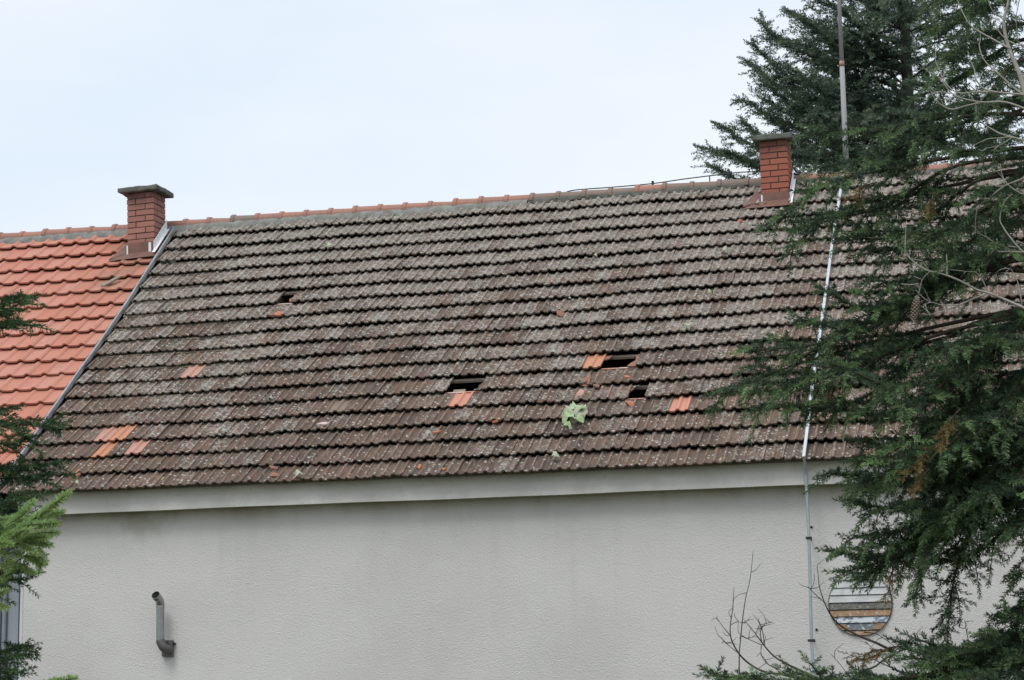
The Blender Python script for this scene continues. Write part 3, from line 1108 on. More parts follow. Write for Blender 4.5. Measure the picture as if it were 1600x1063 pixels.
def pipe(name, pts, r_, mat, n=18, hollow=False):
    w = MB().tube(pts, r_, n, caps=not hollow)
    if hollow:
        w.tube(pts[::-1], (np.array(r_ if not np.isscalar(r_) else [r_] * len(pts)) * 0.9)[::-1], n, caps=False)
    o = w.build(name, mat, fl, smooth=True, fix=not hollow)
    return o


rp = 0.044
pa = at(250.5, 1000, yp); pb = at(250.5, 946, yp)
pipe('lower_elbow', bez([at(264, 1015, YW - 0.01), at(263, 1015, YW - 0.07), at(255.5, 1012, yp + 0.01), at(251.5, 1004, yp), pa - V([0, 0, 0.0])], 4), rp * 1.1, MAT['steel_dark'])
pipe('straight_pipe', [pa - V([0, 0, 0.02]), pa, pb, pb + V([0, 0, 0.01])], rp, MAT['steel'])
mouth = at(243.0, 929.5, yp - 0.11)
pipe('mouth_elbow', bez([pb - V([0, 0, 0.03]), pb + V([0, 0, 0.015]), (pb * 0.55 + mouth * 0.45) + V([0.005, 0.01, 0.012]), mouth], 4), rp * 1.05, MAT['steel'], hollow=True)
dmo = (mouth - pb) / np.linalg.norm(mouth - pb)
pipe('mouth_shade_plug', [mouth - dmo * 0.05, mouth - dmo * 0.012], rp * 0.93, MAT['soot_shade'])  # capped black plug stands in for the dark inside of the mouth
pl = at(263.5, 1013.5, YW)
MB().box(pl + V([0, -0.022, 0]), 0.064, 0.020, 0.088).build('wall_plate', MAT['steel_dark'], fl, bevel=0.004)
bq = at(273.5, 1006, YW)
MB().tube([bq + V([0, 0, 0]), bq + V([0, -0.05, 0])], 0.014, 8).build('bolt', MAT['screw'], fl)

# ------------------------------------------------------------------ lightning conductor, mast, ridge wire
ucd = -2.762
cd = empty('lightning_conductor', (ucd, YW - 0.05, 0), 'pale metal conductor strip running down roof slope and plaster wall', 'conductor')
pts = []
w = MB()
hh = 0.105
prevs = [roofp(ucd + 0.004 * math.sin(t * 2.3), t, hh + 0.008 * math.sin(t * 3.1)) for t in np.linspace(3.9, TT0 - 0.03, 40)]
vs_, fs_ = [], []
for q_ in prevs:
    for dx, dh in ((-0.017, 0), (-0.015, 0.012), (0.015, 0.012), (0.017, 0)):
        vs_.append(q_ + V([dx, 0, 0]) + N * dh)
for i in range(len(prevs) - 1):
    for j in range(4):
        j2 = (j + 1) % 4
        fs_.append((i * 4 + j, i * 4 + j2, (i + 1) * 4 + j2, (i + 1) * 4 + j))
fs_ += [(0, 1, 2, 3), tuple(4 * (len(prevs) - 1) + j for j in range(4))]
w.add(vs_, fs_).build('roof_strip', MAT['galv'], cd)
top = prevs[-1]
zc = CZ[0]
wp = [top + S * 0.02 + N * 0.004, V([ucd, 22.19, top[2] - 0.06]), V([ucd, 22.235, CZ[1]]), V([ucd, 22.245, CZ[0] + 0.02]), at(1264, 841, 22.25), at(1268, 1001, 22.25), at(1271.5, 1055, 22.25)]
low = at(1271.5, 1055, 22.25)
wp.append(V([low[0] + 0.02, 22.25, 0.02]))
MB().tube(bez(wp, 4), 0.0165, 8).build('wall_pipe', MAT['galv_shaded'], cd, smooth=True)
for px, py, wx in ((1263.8, 841, 0.030), (1268, 1001, 0.037)):
    q_ = at(px, py, 22.25)
    c_ = MB().box(q_, wx, 0.022, 0.013)
    c_.tube([q_ + V([0, 0.23, 0]), q_], 0.008, 6)
    c_.build('wall_clamp', MAT['clamp'], cd, bevel=0.003)
for t in (3.2, 1.85, 0.55, -0.75, -1.95):
    MB().box(roofp(ucd, t, hh + 0.004), 0.024, 0.012, 0.018, (1, 0, 0), S, N).build('roof_clamp', MAT['galv'], cd, bevel=0.003)

ym = YR + 0.02
mb_, mt_ = at(1321.5, 240, ym), at(1311, 0, ym)
dirm = (mt_ - mb_) / np.linalg.norm(mt_ - mb_)
base = mb_ - dirm * ((mb_[2] - ZR + 0.25) / dirm[2])
ms = empty('mast', base, 'tall grey metal mast rising from the ridge in front of the fir', 'mast')
mid = at(1315.5, 102, ym)
MB().tube([base, mid], [0.036, 0.031], 14).build('lower_tube', MAT['mast'], ms, smooth=True)
MB().tube([mid - dirm * 0.02, mid + dirm * 0.05], 0.033, 14).build('coupling', MAT['rust_band'], ms, smooth=True)
MB().tube([mid + dirm * 0.03, mid + dirm * 2.3], [0.027, 0.022], 12).build('upper_tube', MAT['mast'], ms, smooth=True)
MB().tube([mid + dirm * 2.29, mid + dirm * 3.3], [0.012, 0.004], 8).build('finial_rod', MAT['galv_shaded'], ms, smooth=True)

rw = empty('ridge_wire', V([-5, YR, ZR]), 'thin dark wire held above the ridge left of the brick chimney', 'wire')
yr2 = YR - 0.01
MB().tube(bez([at(880, 302, yr2), at(900, 297, yr2), at(960, 292.5, yr2), at(1020, 287, yr2), at(1065, 280.5, yr2), at(1112, 274.5, yr2), at(1150, 270, yr2), at(1185, 268, yr2)], 4), 0.0075, 6).build('wire', MAT['clamp'], rw)
q_ = at(1020, 292, yr2)
MB().tube([q_ - V([0, 0, 0.06]), q_ + V([0, 0, 0.055])], 0.009, 6).tube([q_ + V([0, 0, 0.03]), q_ + V([0, 0, 0.075])], 0.017, 8).build('holder', MAT['clamp'], rw)
q_ = at(1109, 283, yr2)
MB().tube([q_ - V([0, 0, 0.06]), q_ + V([0, 0, 0.075])], 0.008, 6).build('holder', MAT['clamp'], rw)

# ------------------------------------------------------------------ neighbouring house below its roof
xe = XL_WALL - 0.04
w = MB()
wall_shell(w, -17.8, xe, YW + 0.16, 2 * YR - YW, EAVE_Z - 0.12, ZR - 0.22)
w.build('wall', MAT['bluewall'], oh)
xa, xb = at(12, 950, YW + 0.12)[0], at(30, 950, YW + 0.12)[0]
MB().box(((xa + xb) / 2, YW + 0.135, 1.95), (xb - xa) / 2, 0.026, 1.95).build('corner_pilaster', MAT['bluewall'], oh, bevel=0.006)
for px, r_ in ((7.5, 0.030), (-3, 0.045)):
    q_ = at(px, 950, YW + 0.09)
    MB().tube([V([q_[0], q_[1], 0.0]), V([q_[0], q_[1], EAVE_Z - 0.15])], r_, 12).build('downpipe', MAT['bluedark'], oh, smooth=True)
MB().box(((-17.8 + UL) / 2, 22.33, EAVE_Z - 0.10), (UL + 17.8) / 2, 0.13, 0.07).build('soffit', MAT['bluewall'], oh)

# ------------------------------------------------------------------ debris on the roofs
def shard(name, px, py, size, mat, label, seed, cat='tile shard', tilt=0.25, asp=0.6, group='broken tile pieces on the roof', rot=None, th_=0.014, h=0.06):
    rr = random.Random(seed)
    u, t = roof_ut(px, py, h)
    c = roofp(u, t, h)
    n = rr.randint(4, 5)
    a0 = rr.uniform(0, 6.28) if rot is None else rot
    ca, sa = math.cos(a0), math.sin(a0)
    e1 = V([1, 0, 0]) * ca + S * sa
    e2 = -V([1, 0, 0]) * sa + S * ca
    nn_ = N + e2 * tilt * rr.choice((-1, 1)) + e1 * rr.uniform(-tilt, tilt)
    nn_ /= np.linalg.norm(nn_)
    e1 = e1 - nn_ * (e1 @ nn_); e1 /= np.linalg.norm(e1)
    e2 = np.cross(nn_, e1)
    ring = []
    for k in range(n):
        a = 2 * math.pi * (k + rr.uniform(-.25, .25)) / n
        r_ = size * rr.uniform(0.75, 1.15)
        ring.append(c + e1 * math.cos(a) * r_ + e2 * math.sin(a) * r_ * asp)
    w = MB()
    nr = len(ring)
    ctr = c + nn_ * 0.012
    w.add([*ring, *[q_ - nn_ * th_ for q_ in ring], ctr, c - nn_ * th_], [((i + 1) % nr, i, nr + i, nr + (i + 1) % nr) for i in range(nr)] + [(i, (i + 1) % nr, 2 * nr) for i in range(nr)] + [(nr + (i + 1) % nr, nr + i, 2 * nr + 1) for i in range(nr)])
    o = w.build(name, MAT[mat])
    return tag(o, label, cat, group)


SH = [
    ('tile_shard', 506, 661, 0.075, 'shard_pale', 'pale whitish broken tile piece below the faded tile, left of centre', 1),
    ('tile_shard', 683, 675, 0.052, 'shard', 'small orange tile piece on the slope, below and left of the two-tile hole', 2),
    ('tile_shard', 777, 657, 0.052, 'shard', 'orange broken piece right of and below the two-tile hole', 3),
    ('tile_shard', 905, 614, 0.080, 'rep_pink', 'tilted pinkish tile fragment above the big torn green leaf', 4),
    ('tile_shard', 915, 596, 0.085, 'shard_dark', 'dark reddish tile fragment just below the orange tile beside the wide hole', 5),
    ('tile_shard', 985, 631, 0.052, 'shard', 'small orange crumb just under the single square hole on the right', 6),
    ('tile_shard', 980, 588, 0.042, 'shard', 'orange crumb just under the right end of the wide hole', 7),
    ('tile_shard', 863, 439, 0.055, 'shard_dark', 'reddish broken bit high on the slope, above the cracked piece', 8),
    ('tile_shard', 876, 488, 0.065, 'shard_dark', 'dark cracked tile piece halfway up the slope in mid roof', 9),
    ('tile_shard', 428, 730, 0.050, 'shard_dark', 'dark red fragment, upper of two near the eave', 10),
    ('tile_shard', 430, 741, 0.062, 'shard_dark', 'dark red fragment, lower of two near the eave', 11),
    ('tile_shard', 122, 738, 0.050, 'shard', 'orange chip below the group of four replaced tiles', 12),
    ('tile_shard', 436, 488, 0.075, 'shard', 'orange fragment lying just below the small upper left hole', 13),
    ('tile_shard', 425, 489, 0.050, 'shard_dark', 'dark crumb left of the fragment below the upper left hole', 14),
    ('tile_shard', 932, 601, 0.05, 'shard_dark', 'dark crumb right of the reddish fragment under the orange tile', 17),
    ('tile_shard', 1160, 600, 0.045, 'shard', 'orange chip on the lower right slope beside the fir tips', 18),
    ('tile_shard', 655, 729, 0.04, 'shard', 'small orange chip near the eave below the centre', 19),
    ('tile_shard', 695, 733, 0.035, 'shard', 'tiny orange chip near the eave, right of a similar chip', 20),
    ('tile_shard', 1157, 347, 0.036, 'shard', 'small orange chip below the right chimney, left of its apron', 15),
]
for i, (nm, px, py, sz, mt, lb, sd) in enumerate(SH):
    shard(nm, px, py, sz * 1.2, mt, lb, sd, tilt=0.35, asp=0.8, th_=0.018)


def leaf(px, py, size, mat, label, seed, h=0.065):
    rr = random.Random(seed)
    u, t = roof_ut(px, py, h)
    c = roofp(u, t, h)
    a0 = rr.uniform(0, 6.28)
    e1 = V([1, 0, 0]) * math.cos(a0) + S * math.sin(a0) + N * rr.uniform(-.2, .3)
    e1 /= np.linalg.norm(e1)
    e2 = np.cross(N, e1); e2 /= np.linalg.norm(e2)
    nn_ = np.cross(e1, e2)
    L = 8
    vs_, fs_ = [], []
    for i in range(L + 1):
        f_ = i / L
        wd = size * 0.42 * (math.sin(math.pi * min(f_ * 0.96 + 0.03, 1)) ** 0.8) * rr.uniform(0.8, 1.15)
        mid_ = c + e1 * size * (f_ - 0.5) + nn_ * (0.045 * math.sin(math.pi * f_) * size / 0.1)
        up = nn_ * wd * 0.55
        vs_ += [mid_ - e2 * wd + up, mid_, mid_ + e2 * wd + up * rr.uniform(0.3, 1.4)]
    for i in range(L):
        for j in range(2):
            fs_.append((i * 3 + j, i * 3 + j + 1, (i + 1) * 3 + j + 1, (i + 1) * 3 + j))
    n0 = len(vs_)
    return vs_, fs_


def leaf_obj(px, py, size, mat, label, seed):
    vs_, fs_ = leaf(px, py, size, mat, label, seed)
    o = MB().add(vs_, fs_).build('fallen_leaf', MAT[mat], fix=False, smooth=True)
    md = o.modifiers.new('thickness', 'SOLIDIFY')
    md.thickness = 0.0015
    return tag(o, label, 'leaf', 'leaves blown onto the roof')


LV = [
    (868, 717, 0.13, 'leaf_pale', 'pale fallen leaf near the eave below the big green leaf'),
    (1078, 515, 0.14, 'leaf_pale', 'pale green leaf on the right slope, level above the wide hole'),
    (865, 553, 0.09, 'leaf_pale', 'small pale leaf up and left of the wide hole'),
    (1110, 462, 0.09, 'leaf', 'small green leaf on the upper right slope'),
    (1132, 398, 0.13, 'leaf_pale', 'pale leaf below the right chimney'),
    (517, 387, 0.12, 'leaf', 'green leaf near the ridge at the upper left of the dark roof'),
    (423, 622, 0.08, 'leaf_pale', 'yellowish leaf midway on the left slope'),
    (350, 675, 0.10, 'leaf_pale', 'pale leaf right of the four replaced tiles'),
    (468, 745, 0.13, 'leaf_pale', 'pale curled leaf at the eave left of centre'),
    (820, 508, 0.06, 'leaf', 'tiny green leaf in the middle of the slope'),
    (1038, 445, 0.05, 'leaf_pale', 'tiny pale leaf left of the small green one, upper right slope'),
    (890, 467, 0.05, 'leaf_pale', 'tiny pale leaf just above the cracked piece in mid roof'),
    (930, 402, 0.08, 'leaf_pale', 'pale leaf high on the slope right of centre'),
    (636, 685, 0.06, 'leaf_pale', 'tiny pale leaf left of the lower orange piece'),
    (120, 757, 0.08, 'leaf_pale', 'pale leaf at the eave near the left fir'),
    (920, 665, 0.05, 'leaf_pale', 'tiny pale scrap right below the big green leaf'),
    (1028, 612, 0.06, 'leaf_pale', 'tiny pale leaf right of the single square hole'),
]
for i, (px, py, sz, mt, lb) in enumerate(LV):
    leaf_obj(px, py, sz * 0.8, mt, lb, 50 + i)

# the big torn leafy clump
u, t = roof_ut(898, 655, 0.07)
cl = empty('torn_foliage', roofp(u, t, 0.06), 'large torn pale green leaf clump lying on the lower slope', 'leaf')
LC = [(900, 652, 0.26, 3), (890, 660, 0.22, 5), (910, 645, 0.20, 8), (886, 670, 0.13, 11), (912, 652, 0.15, 13), (895, 646, 0.18, 17), (884, 648, 0.10, 19), (905, 661, 0.16, 23)]
for i, (px, py, sz, sd) in enumerate(LC):
    vs_, fs_ = leaf(px, py, sz * 0.85, 'leaf', '', sd, 0.07 + 0.006 * i)
    rr_ = random.Random(sd)
    vs_ = [q_ + N * rr_.uniform(-.008, .02) + V([1, 0, 0]) * rr_.uniform(-.012, .012) for q_ in vs_]
    MB().add(vs_, fs_).build('leaf', MAT['leaf'] if i % 4 else MAT['leaf_pale'], cl, fix=False, smooth=True)

# grey lath lying on the orange tiles
(ua, ta), (ub, tb) = roof_ut(159, 445, 0.07), roof_ut(186, 430, 0.07)
A, B = roofp(ua, ta, 0.075), roofp(ub, tb, 0.075)
d_ = (B - A) / np.linalg.norm(B - A)
sd_ = np.cross(N, d_)
tag(MB().box((A + B) / 2, np.linalg.norm(B - A) / 2, 0.03, 0.012, d_, sd_, N).build('wooden_lath', MAT['wood_grey'], bevel=0.003), 'short grey wooden lath lying on the orange roof below the chimney', 'lath')

# ------------------------------------------------------------------ conifers
def sprig_template(n, length, nl, nw, seed, flat=0.55, lean=(48, 66)):
    """a twig tip clothed in needles, along +X; every needle one thin triangle"""
    rng = np.random.default_rng(seed)
    x = np.linspace(0.04, 0.98, n) * length
    side = np.where(np.arange(n) % 2 == 0, 1.0, -1.0)
    ph = rng.normal(0, 1.0, n) * (1 - flat) * 1.6 + 0.35
    a = np.radians(rng.uniform(lean[0], lean[1], n)) * (1 - 0.45 * (x / length) ** 4)
    d = np.stack([np.cos(a), np.sin(a) * np.cos(ph) * side, np.sin(a) * np.sin(ph)], 1)
    ll = nl * rng.uniform(0.75, 1.15, n) * (1 - 0.25 * (x / length) ** 3)
    base = np.stack([x, np.zeros(n), np.zeros(n)], 1)
    wv = np.cross(d, rng.normal(0, 1, (n, 3)) * 0.6 + np.array([0, 0, 1.0]))
    wv /= np.linalg.norm(wv, axis=1)[:, None] + 1e-9
    midp = base + d * (ll * 0.45)[:, None]
    v = np.stack([base, midp + wv * nw / 2, base + d * ll[:, None], midp - wv * nw / 2], 1).reshape(-1, 3)
    tri = np.array([[4 * i, 4 * i + 1, 4 * i + 2, 4 * i + 3] for i in range(n)])
    # the twig itself: two crossed slivers
    r = 0.0022
    tv = np.array([[0, -r, 0], [length, -r * .5, 0], [length, r * .5, 0], [0, r, 0], [0, 0, -r], [length, 0, -r * .5], [length, 0, r * .5], [0, 0, r]])
    tt = np.array([[0, 1, 2, 3], [4, 5, 6, 7]]) + len(v)
    return np.concatenate([v, tv]), np.concatenate([tri, tt])


class Foliage:
    def __init__(self, templates):
        self.tp = templates
        self.data = []          # (pos, dir, up, scale, tint)

    def add(self, pos, d, up, scale, tint):
        self.data.append((pos, d, up, scale, tint))

    def mesh(self, name, rng):
        pos, d, up, sc, ti = [np.concatenate(x) for x in zip(*self.data)]
        d = d / (np.linalg.norm(d, axis=1)[:, None] + 1e-9)
        y = np.cross(up, d)
        y /= np.linalg.norm(y, axis=1)[:, None] + 1e-9
        z = np.cross(d, y)
        which = rng.integers(0, len(self.tp), len(pos))
        vs_, fs_, at_ = [], [], []
        off = 0
        for k, (tv, tf) in enumerate(self.tp):
            s_ = which == k
            if not s_.any(): continue
            n = int(s_.sum())
            L = tv[None, :, :] * sc[s_][:, None, None]
            W = pos[s_][:, None, :] + L[:, :, :1] * d[s_][:, None, :] + L[:, :, 1:2] * y[s_][:, None, :] + L[:, :, 2:] * z[s_][:, None, :]
            vs_.append(W.reshape(-1, 3))
            fs_.append((tf[None] + (np.arange(n) * len(tv))[:, None, None] + off).reshape(-1, tf.shape[1]))
            at_.append(np.repeat(ti[s_], len(tv)))
            off += n * len(tv)
        return npmesh(name, np.concatenate(vs_), np.concatenate(fs_), np.concatenate(at_))


def nrm(a):
    a = np.asarray(a, float)
    return a / (np.linalg.norm(a) + 1e-9)


def grow_branch(rng, fol, start, tip, sag_=0.12, lift=0.06, sec_len=0.42, sec_step=0.075, spr_step=0.045, droop=0.35, bare=0.25, spr=1.0, tint=0.3, rad=0.013, wood=None, ctrl=None, tipup=0.0):
    """one limb from trunk to tip with flat, drooping sprays of twigs; returns its wood"""
    start, tip = np.asarray(start, float), np.asarray(tip, float)
    L = np.linalg.norm(tip - start)
    if ctrl is None:
        c1 = start + (tip - start) * 0.38 + V([0, 0, lift * L]) + rng.normal(0, 0.03, 3) * L
        c2 = start + (tip - start) * 0.75 + V([0, 0, -sag_ * L * 0.4]) + rng.normal(0, 0.025, 3) * L
        pts = [start, c1, c2, tip]
    else:
        pts = [start] + [np.asarray(c, float) for c in ctrl] + [tip]
    path = np.array(bez(pts, 7))
    seg = np.linalg.norm(np.diff(path, axis=0), axis=1)
    cum = np.concatenate([[0], np.cumsum(seg)])
    tot = cum[-1]
    w = MB()
    w.tube(path, [rad * (1 - 0.85 * (c / tot)) for c in cum], 5, caps=False)
    up0 = V([0, 0, 1.0])

    def on(s_):
        return np.array([np.interp(s_, cum, path[:, k]) for k in range(3)])
    s_ = tot * bare
    sgn = 1
    while s_ < tot:
        f_ = s_ / tot
        P_ = on(s_)
        T_ = nrm(on(min(s_ + 0.03, tot)) - on(max(s_ - 0.03, 0)))
        side = nrm(np.cross(T_, up0)) * sgn
        ln = sec_len * (0.30 + 0.95 * (1 - f_) ** 0.75) * rng.choice((rng.uniform(0.35, 0.7), rng.uniform(0.8, 1.2)))
        ln = min(ln, (tot - s_) * 0.9 + 0.10)
        ang = R(rng.uniform(42, 66))
        d0 = nrm(T_ * math.cos(ang) + side * math.sin(ang) + up0 * rng.normal(0.02, 0.24))
        # twig path bends down
        n = max(3, int(ln / 0.05))
        q_ = P_.copy()
        d_ = d0.copy()
        tp = [q_.copy()]
        dd = [d_.copy()]
        dr = droop * rng.uniform(0.3, 1.5)
        tj = rng.normal(0, 0.09)
        for i in range(n):
            q_ = q_ + d_ * ln / n
            d_ = nrm(d_ + V([0, 0, -dr / n]) + rng.normal(0, 0.06, 3))
            tp.append(q_.copy())
            dd.append(d_.copy())
        tp, dd = np.array(tp), np.array(dd)
        w.tube(tp[::max(1, n // 3)], 0.0035, 3, caps=False)
        k = max(2, int(ln / spr_step))
        ff = (np.arange(k) + rng.uniform(0, 1, k)) / k
        idx = ff * n
        pos = np.stack([np.interp(idx, np.arange(n + 1), tp[:, j]) for j in range(3)], 1)
        dir_ = np.stack([np.interp(idx, np.arange(n + 1), dd[:, j]) for j in range(3)], 1)
        sd2 = np.cross(dir_, up0)
        sd2 /= np.linalg.norm(sd2, axis=1)[:, None] + 1e-9
        for sg in (1, -1):
            aa = np.radians(rng.uniform(35, 62, k))
            dv = dir_ * np.cos(aa)[:, None] + sd2 * (np.sin(aa) * sg)[:, None] + rng.normal(0, 0.26, (k, 3)) + V([0, 0, 0.10 - 0.15 * droop])
            upv = np.cross(sd2, dir_) * 1.0 + rng.normal(0, 0.25, (k, 3))
            sc = spr * rng.uniform(0.6, 1.25, k) * (0.65 + 0.5 * (1 - ff))
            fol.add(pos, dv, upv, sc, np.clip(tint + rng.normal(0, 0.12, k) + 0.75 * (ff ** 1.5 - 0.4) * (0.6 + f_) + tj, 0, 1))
        fol.add(tp[-1:], dd[-1:], np.array([[0, 0, 1.0]]), np.array([spr * rng.uniform(0.9, 1.35)]), np.clip(np.array([tint + 0.35 + rng.normal(0, .15)]), 0, 1))
        s_ += sec_step * rng.uniform(0.6, 1.4)
        sgn = -sgn
    # needles along the outer part of the limb and at its tip
    k = max(3, int(tot * (1 - bare) / 0.04))
    ss = np.linspace(tot * max(bare, 0.45), tot, k)
    pos = np.array([on(a) for a in ss])
    T_ = np.gradient(pos, axis=0)
    T_ /= np.linalg.norm(T_, axis=1)[:, None] + 1e-9
    fol.add(pos, T_ + rng.normal(0, 0.22, (k, 3)), np.tile(up0, (k, 1)) + rng.normal(0, .3, (k, 3)), np.full(k, spr), np.clip(rng.normal(tint + 0.1, .12, k), 0, 1))
    return w


def conifer(name, label, base, top, trunk_r, branches, needle_mat, bark_mat, templates, seed, **kw):
    rng = np.random.default_rng(seed)
    root = empty(name, base, label, 'fir tree')
    base, top = np.asarray(base, float), np.asarray(top, float)
    tp = [base + (top - base) * f_ + V([0.03 * math.sin(7 * f_), 0.03 * math.cos(5 * f_), 0]) for f_ in np.linspace(0, 1, 14)]
    MB().tube(tp, [trunk_r * (1.05 - f_) for f_ in np.linspace(0, 1, 14)], 12).build('trunk', MAT[bark_mat], root, smooth=True)
    fol = Foliage(templates)
    for b in branches:
        z = b['z']
        f_ = (z - base[2]) / (top[2] - base[2])
        st = base + (top - base) * f_
        a = dict(kw)
        a.update({k: v for k, v in b.items() if k not in ('z', 'tip')})
        wd = grow_branch(rng, fol, st, b['tip'], **a)
        wd.build('branch', MAT[bark_mat], root, smooth=True, fix=False)
    me = fol.mesh('crown', rng)

    o = link('crown', me, None, MAT[needle_mat])
    keep(o, root)
    return root, fol, rng


T_FINE = [sprig_template(40, 0.105, 0.027, 0.0058, s, 0.15) for s in range(4)]
T_MID = [sprig_template(22, 0.15, 0.046, 0.0135, 10 + s, 0.15) for s in range(4)]
T_FAT = [sprig_template(74, 0.055, 0.029, 0.0050, 20 + s, -0.9, (55, 80)) for s in range(3)]

# --- big fir standing in front of the house, at the right
YF = 12.8
fx = at(1700, 531, YF)[0]
fbase, ftop = V([fx, YF, 0]), V([fx - 0.05, YF, 9.2])


def pz(px, py, Y=YF):
    return at(px, py, Y)[2]


FB = []


def fb(sy, tx, ty, dy=0.0, **k):
    FB.append(dict(z=pz(1700, sy), tip=at(tx, ty, YF + dy), **k))


# upper right mass
for sy, tx, ty, dy in ((-160, 1500, -70, .2), (-120, 1455, -20, -.3), (-60, 1490, 30, -.5), (-40, 1440, 45, .5), (30, 1475, 95, -.2), (60, 1435, 130, .7), (90, 1500, 165, -.7),
                       (130, 1450, 205, .3), (150, 1490, 235, -.4)):
    fb(sy, tx, ty, dy)
# long limbs reaching over the ridge and roof
fb(150, 1275, 205, 0.5, sec_len=0.34, droop=0.55, bare=0.38, tipup=.1)
fb(180, 1285, 262, 0.1, sec_len=0.38, droop=0.6, bare=0.4)
fb(225, 1208, 352, -0.2, sec_len=0.40, droop=0.75, bare=0.42, ctrl=[at(1560, 235, YF), at(1400, 262, YF - .1), at(1290, 290, YF - .2)])
fb(260, 1240, 385, 0.3, sec_len=0.36, droop=0.8, bare=0.42, ctrl=[at(1560, 275, YF), at(1420, 305, YF + .2), at(1310, 330, YF + .3)])
fb(300, 1400, 360, -0.5)
fb(310, 1368, 395, 0.4)
fb(340, 1360, 440, -0.3)
fb(400, 1255, 500, 0.3, sec_len=0.40, droop=0.5)
fb(395, 1290, 455, -0.3, sec_len=0.38, droop=0.5)
fb(430, 1185, 548, -0.2, sec_len=0.42, droop=0.55, bare=0.33)
fb(470, 1122, 622, 0.1, sec_len=0.42, droop=0.7, bare=0.42, ctrl=[at(1560, 490, YF), at(1380, 530, YF), at(1230, 575, YF + .1)])
fb(490, 1180, 640, 0.5, sec_len=0.40, droop=0.95, bare=0.45, ctrl=[at(1560, 510, YF + .1), at(1390, 550, YF + .4), at(1260, 595, YF + .5)])
fb(505, 1312, 572, -0.6, sec_len=0.34, tint=0.5, bare=0.35)  # sunlit limb: the brightness is put into its needle tint
fb(530, 1318, 640, -0.2, sec_len=0.36)
fb(560, 1375, 610, -0.8)
fb(575, 1345, 690, 0.3, sec_len=0.40)
fb(600, 1300, 742, 0.2, sec_len=0.36)
fb(620, 1345, 720, -0.4)
fb(640, 1400, 700, -0.9, tint=0.42)
fb(660, 1330, 787, 0.0, sec_len=0.36)
fb(680, 1360, 760, 0.6)
fb(700, 1338, 838, -0.1, sec_len=0.36)
fb(700, 1420, 790, -0.6)
fb(720, 1302, 862, 0.2, sec_len=0.34)
fb(735, 1318, 895, -0.1, sec_len=0.34, droop=0.5)
fb(740, 1352, 902, 0.3, sec_len=0.26, droop=0.5)
fb(760, 1480, 985, 0.1, sec_len=0.30, droop=0.9, sec_step=0.085, ctrl=[at(1590, 770, YF), at(1520, 830, YF), at(1492, 900, YF + .1)])
fb(765, 1432, 925, -0.3, sec_len=0.28, droop=0.8, ctrl=[at(1590, 785, YF), at(1500, 815, YF - .2), at(1452, 860, YF - .3)])
fb(790, 1445, 880, 0.5, sec_len=0.3, droop=0.7)
for sy, tx, ty, dy in ((240, 1262, 345, .1), (262, 1330, 375, .0), (480, 1225, 635, -.2), (480, 1165, 600, -.3), (690, 1365, 850, .4), (655, 1345, 755, -.2)):
    fb(sy, tx, ty, dy, sec_len=0.34, bare=0.45, droop=0.7)
# right edge interior
for sy, tx, ty, dy in ((245, 1540, 300, -.8), (330, 1520, 400, -.9), (430, 1555, 530, -.7), 
                       (480, 1460, 545, -.8), (550, 1500, 655, -.8), (590, 1450, 660, .8), (610, 1510, 705, -.5), (650, 1470, 740, .3), (680, 1530, 775, -.8),
                       (700, 1490, 800, .7), (730, 1560, 830, -.6), (750, 1590, 900, -.5), (820, 1580, 955, .2), (870, 1572, 962, -.2)):
    fb(sy, tx, ty, dy)
# low limbs along the bottom edge
fb(960, 1408, 1004, 0.1, sec_len=0.24, bare=0.25, lift=0.0, ctrl=[at(1600, 1008, YF), at(1510, 1032, YF), at(1450, 1026, YF)])
fb(985, 1115, 1056, -0.2, sec_len=0.26, bare=0.28, ctrl=[at(1560, 1030, YF), at(1400, 1062, YF - .1), at(1250, 1066, YF - .2)], droop=0.2, tint=0.45)
fb(1000, 1235, 1048, 0.3, sec_len=0.30, bare=0.3, ctrl=[at(1560, 1035, YF), at(1420, 1068, YF + .2), at(1310, 1068, YF + .3)], droop=0.2, tint=0.42)
fb(1010, 1420, 1030, -0.4, sec_len=0.36, droop=0.2)
fb(1020, 1345, 1055, 0.6, sec_len=0.4, droop=0.2)
fb(1040, 1290, 1080, -0.2, sec_len=0.4, droop=0.2)
fb(1000, 1460, 1010, 0.4, sec_len=0.3, droop=0.15)
fb(1030, 1480, 1060, -0.6, sec_len=0.4)
fb(960, 1500, 1035, 0.7, sec_len=0.36)
fb(1010, 1540, 1060, -0.8, sec_len=0.4)
# the side away from the lens
rg = np.random.default_rng(5)
for i in range(26):
    z = 1.6 + 6.6 * i / 26
    a = R(rg.uniform(-80, 80))
    ln = 2.0 * (1 - z / 9.8) + 0.35
    FB.append(dict(z=z, tip=V([fx + ln * math.cos(a), YF + ln * math.sin(a), z - 0.25 * ln]), sec_step=0.15, spr_step=0.08))
for i in range(10):
    z = 6.3 + 2.7 * i / 10
    a = R(rg.uniform(100, 260))
    ln = 2.0 * (1 - z / 9.8) + 0.3
    FB.append(dict(z=z, tip=V([fx + ln * math.cos(a), YF + ln * math.sin(a), z - 0.15 * ln]), sec_step=0.15, spr_step=0.08))
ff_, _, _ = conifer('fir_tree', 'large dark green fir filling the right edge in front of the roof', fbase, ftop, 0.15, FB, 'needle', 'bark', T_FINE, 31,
        sec_len=0.32, sec_step=0.072, spr_step=0.042, droop=0.95, bare=0.24, spr=1.1, tint=0.25, rad=0.017)

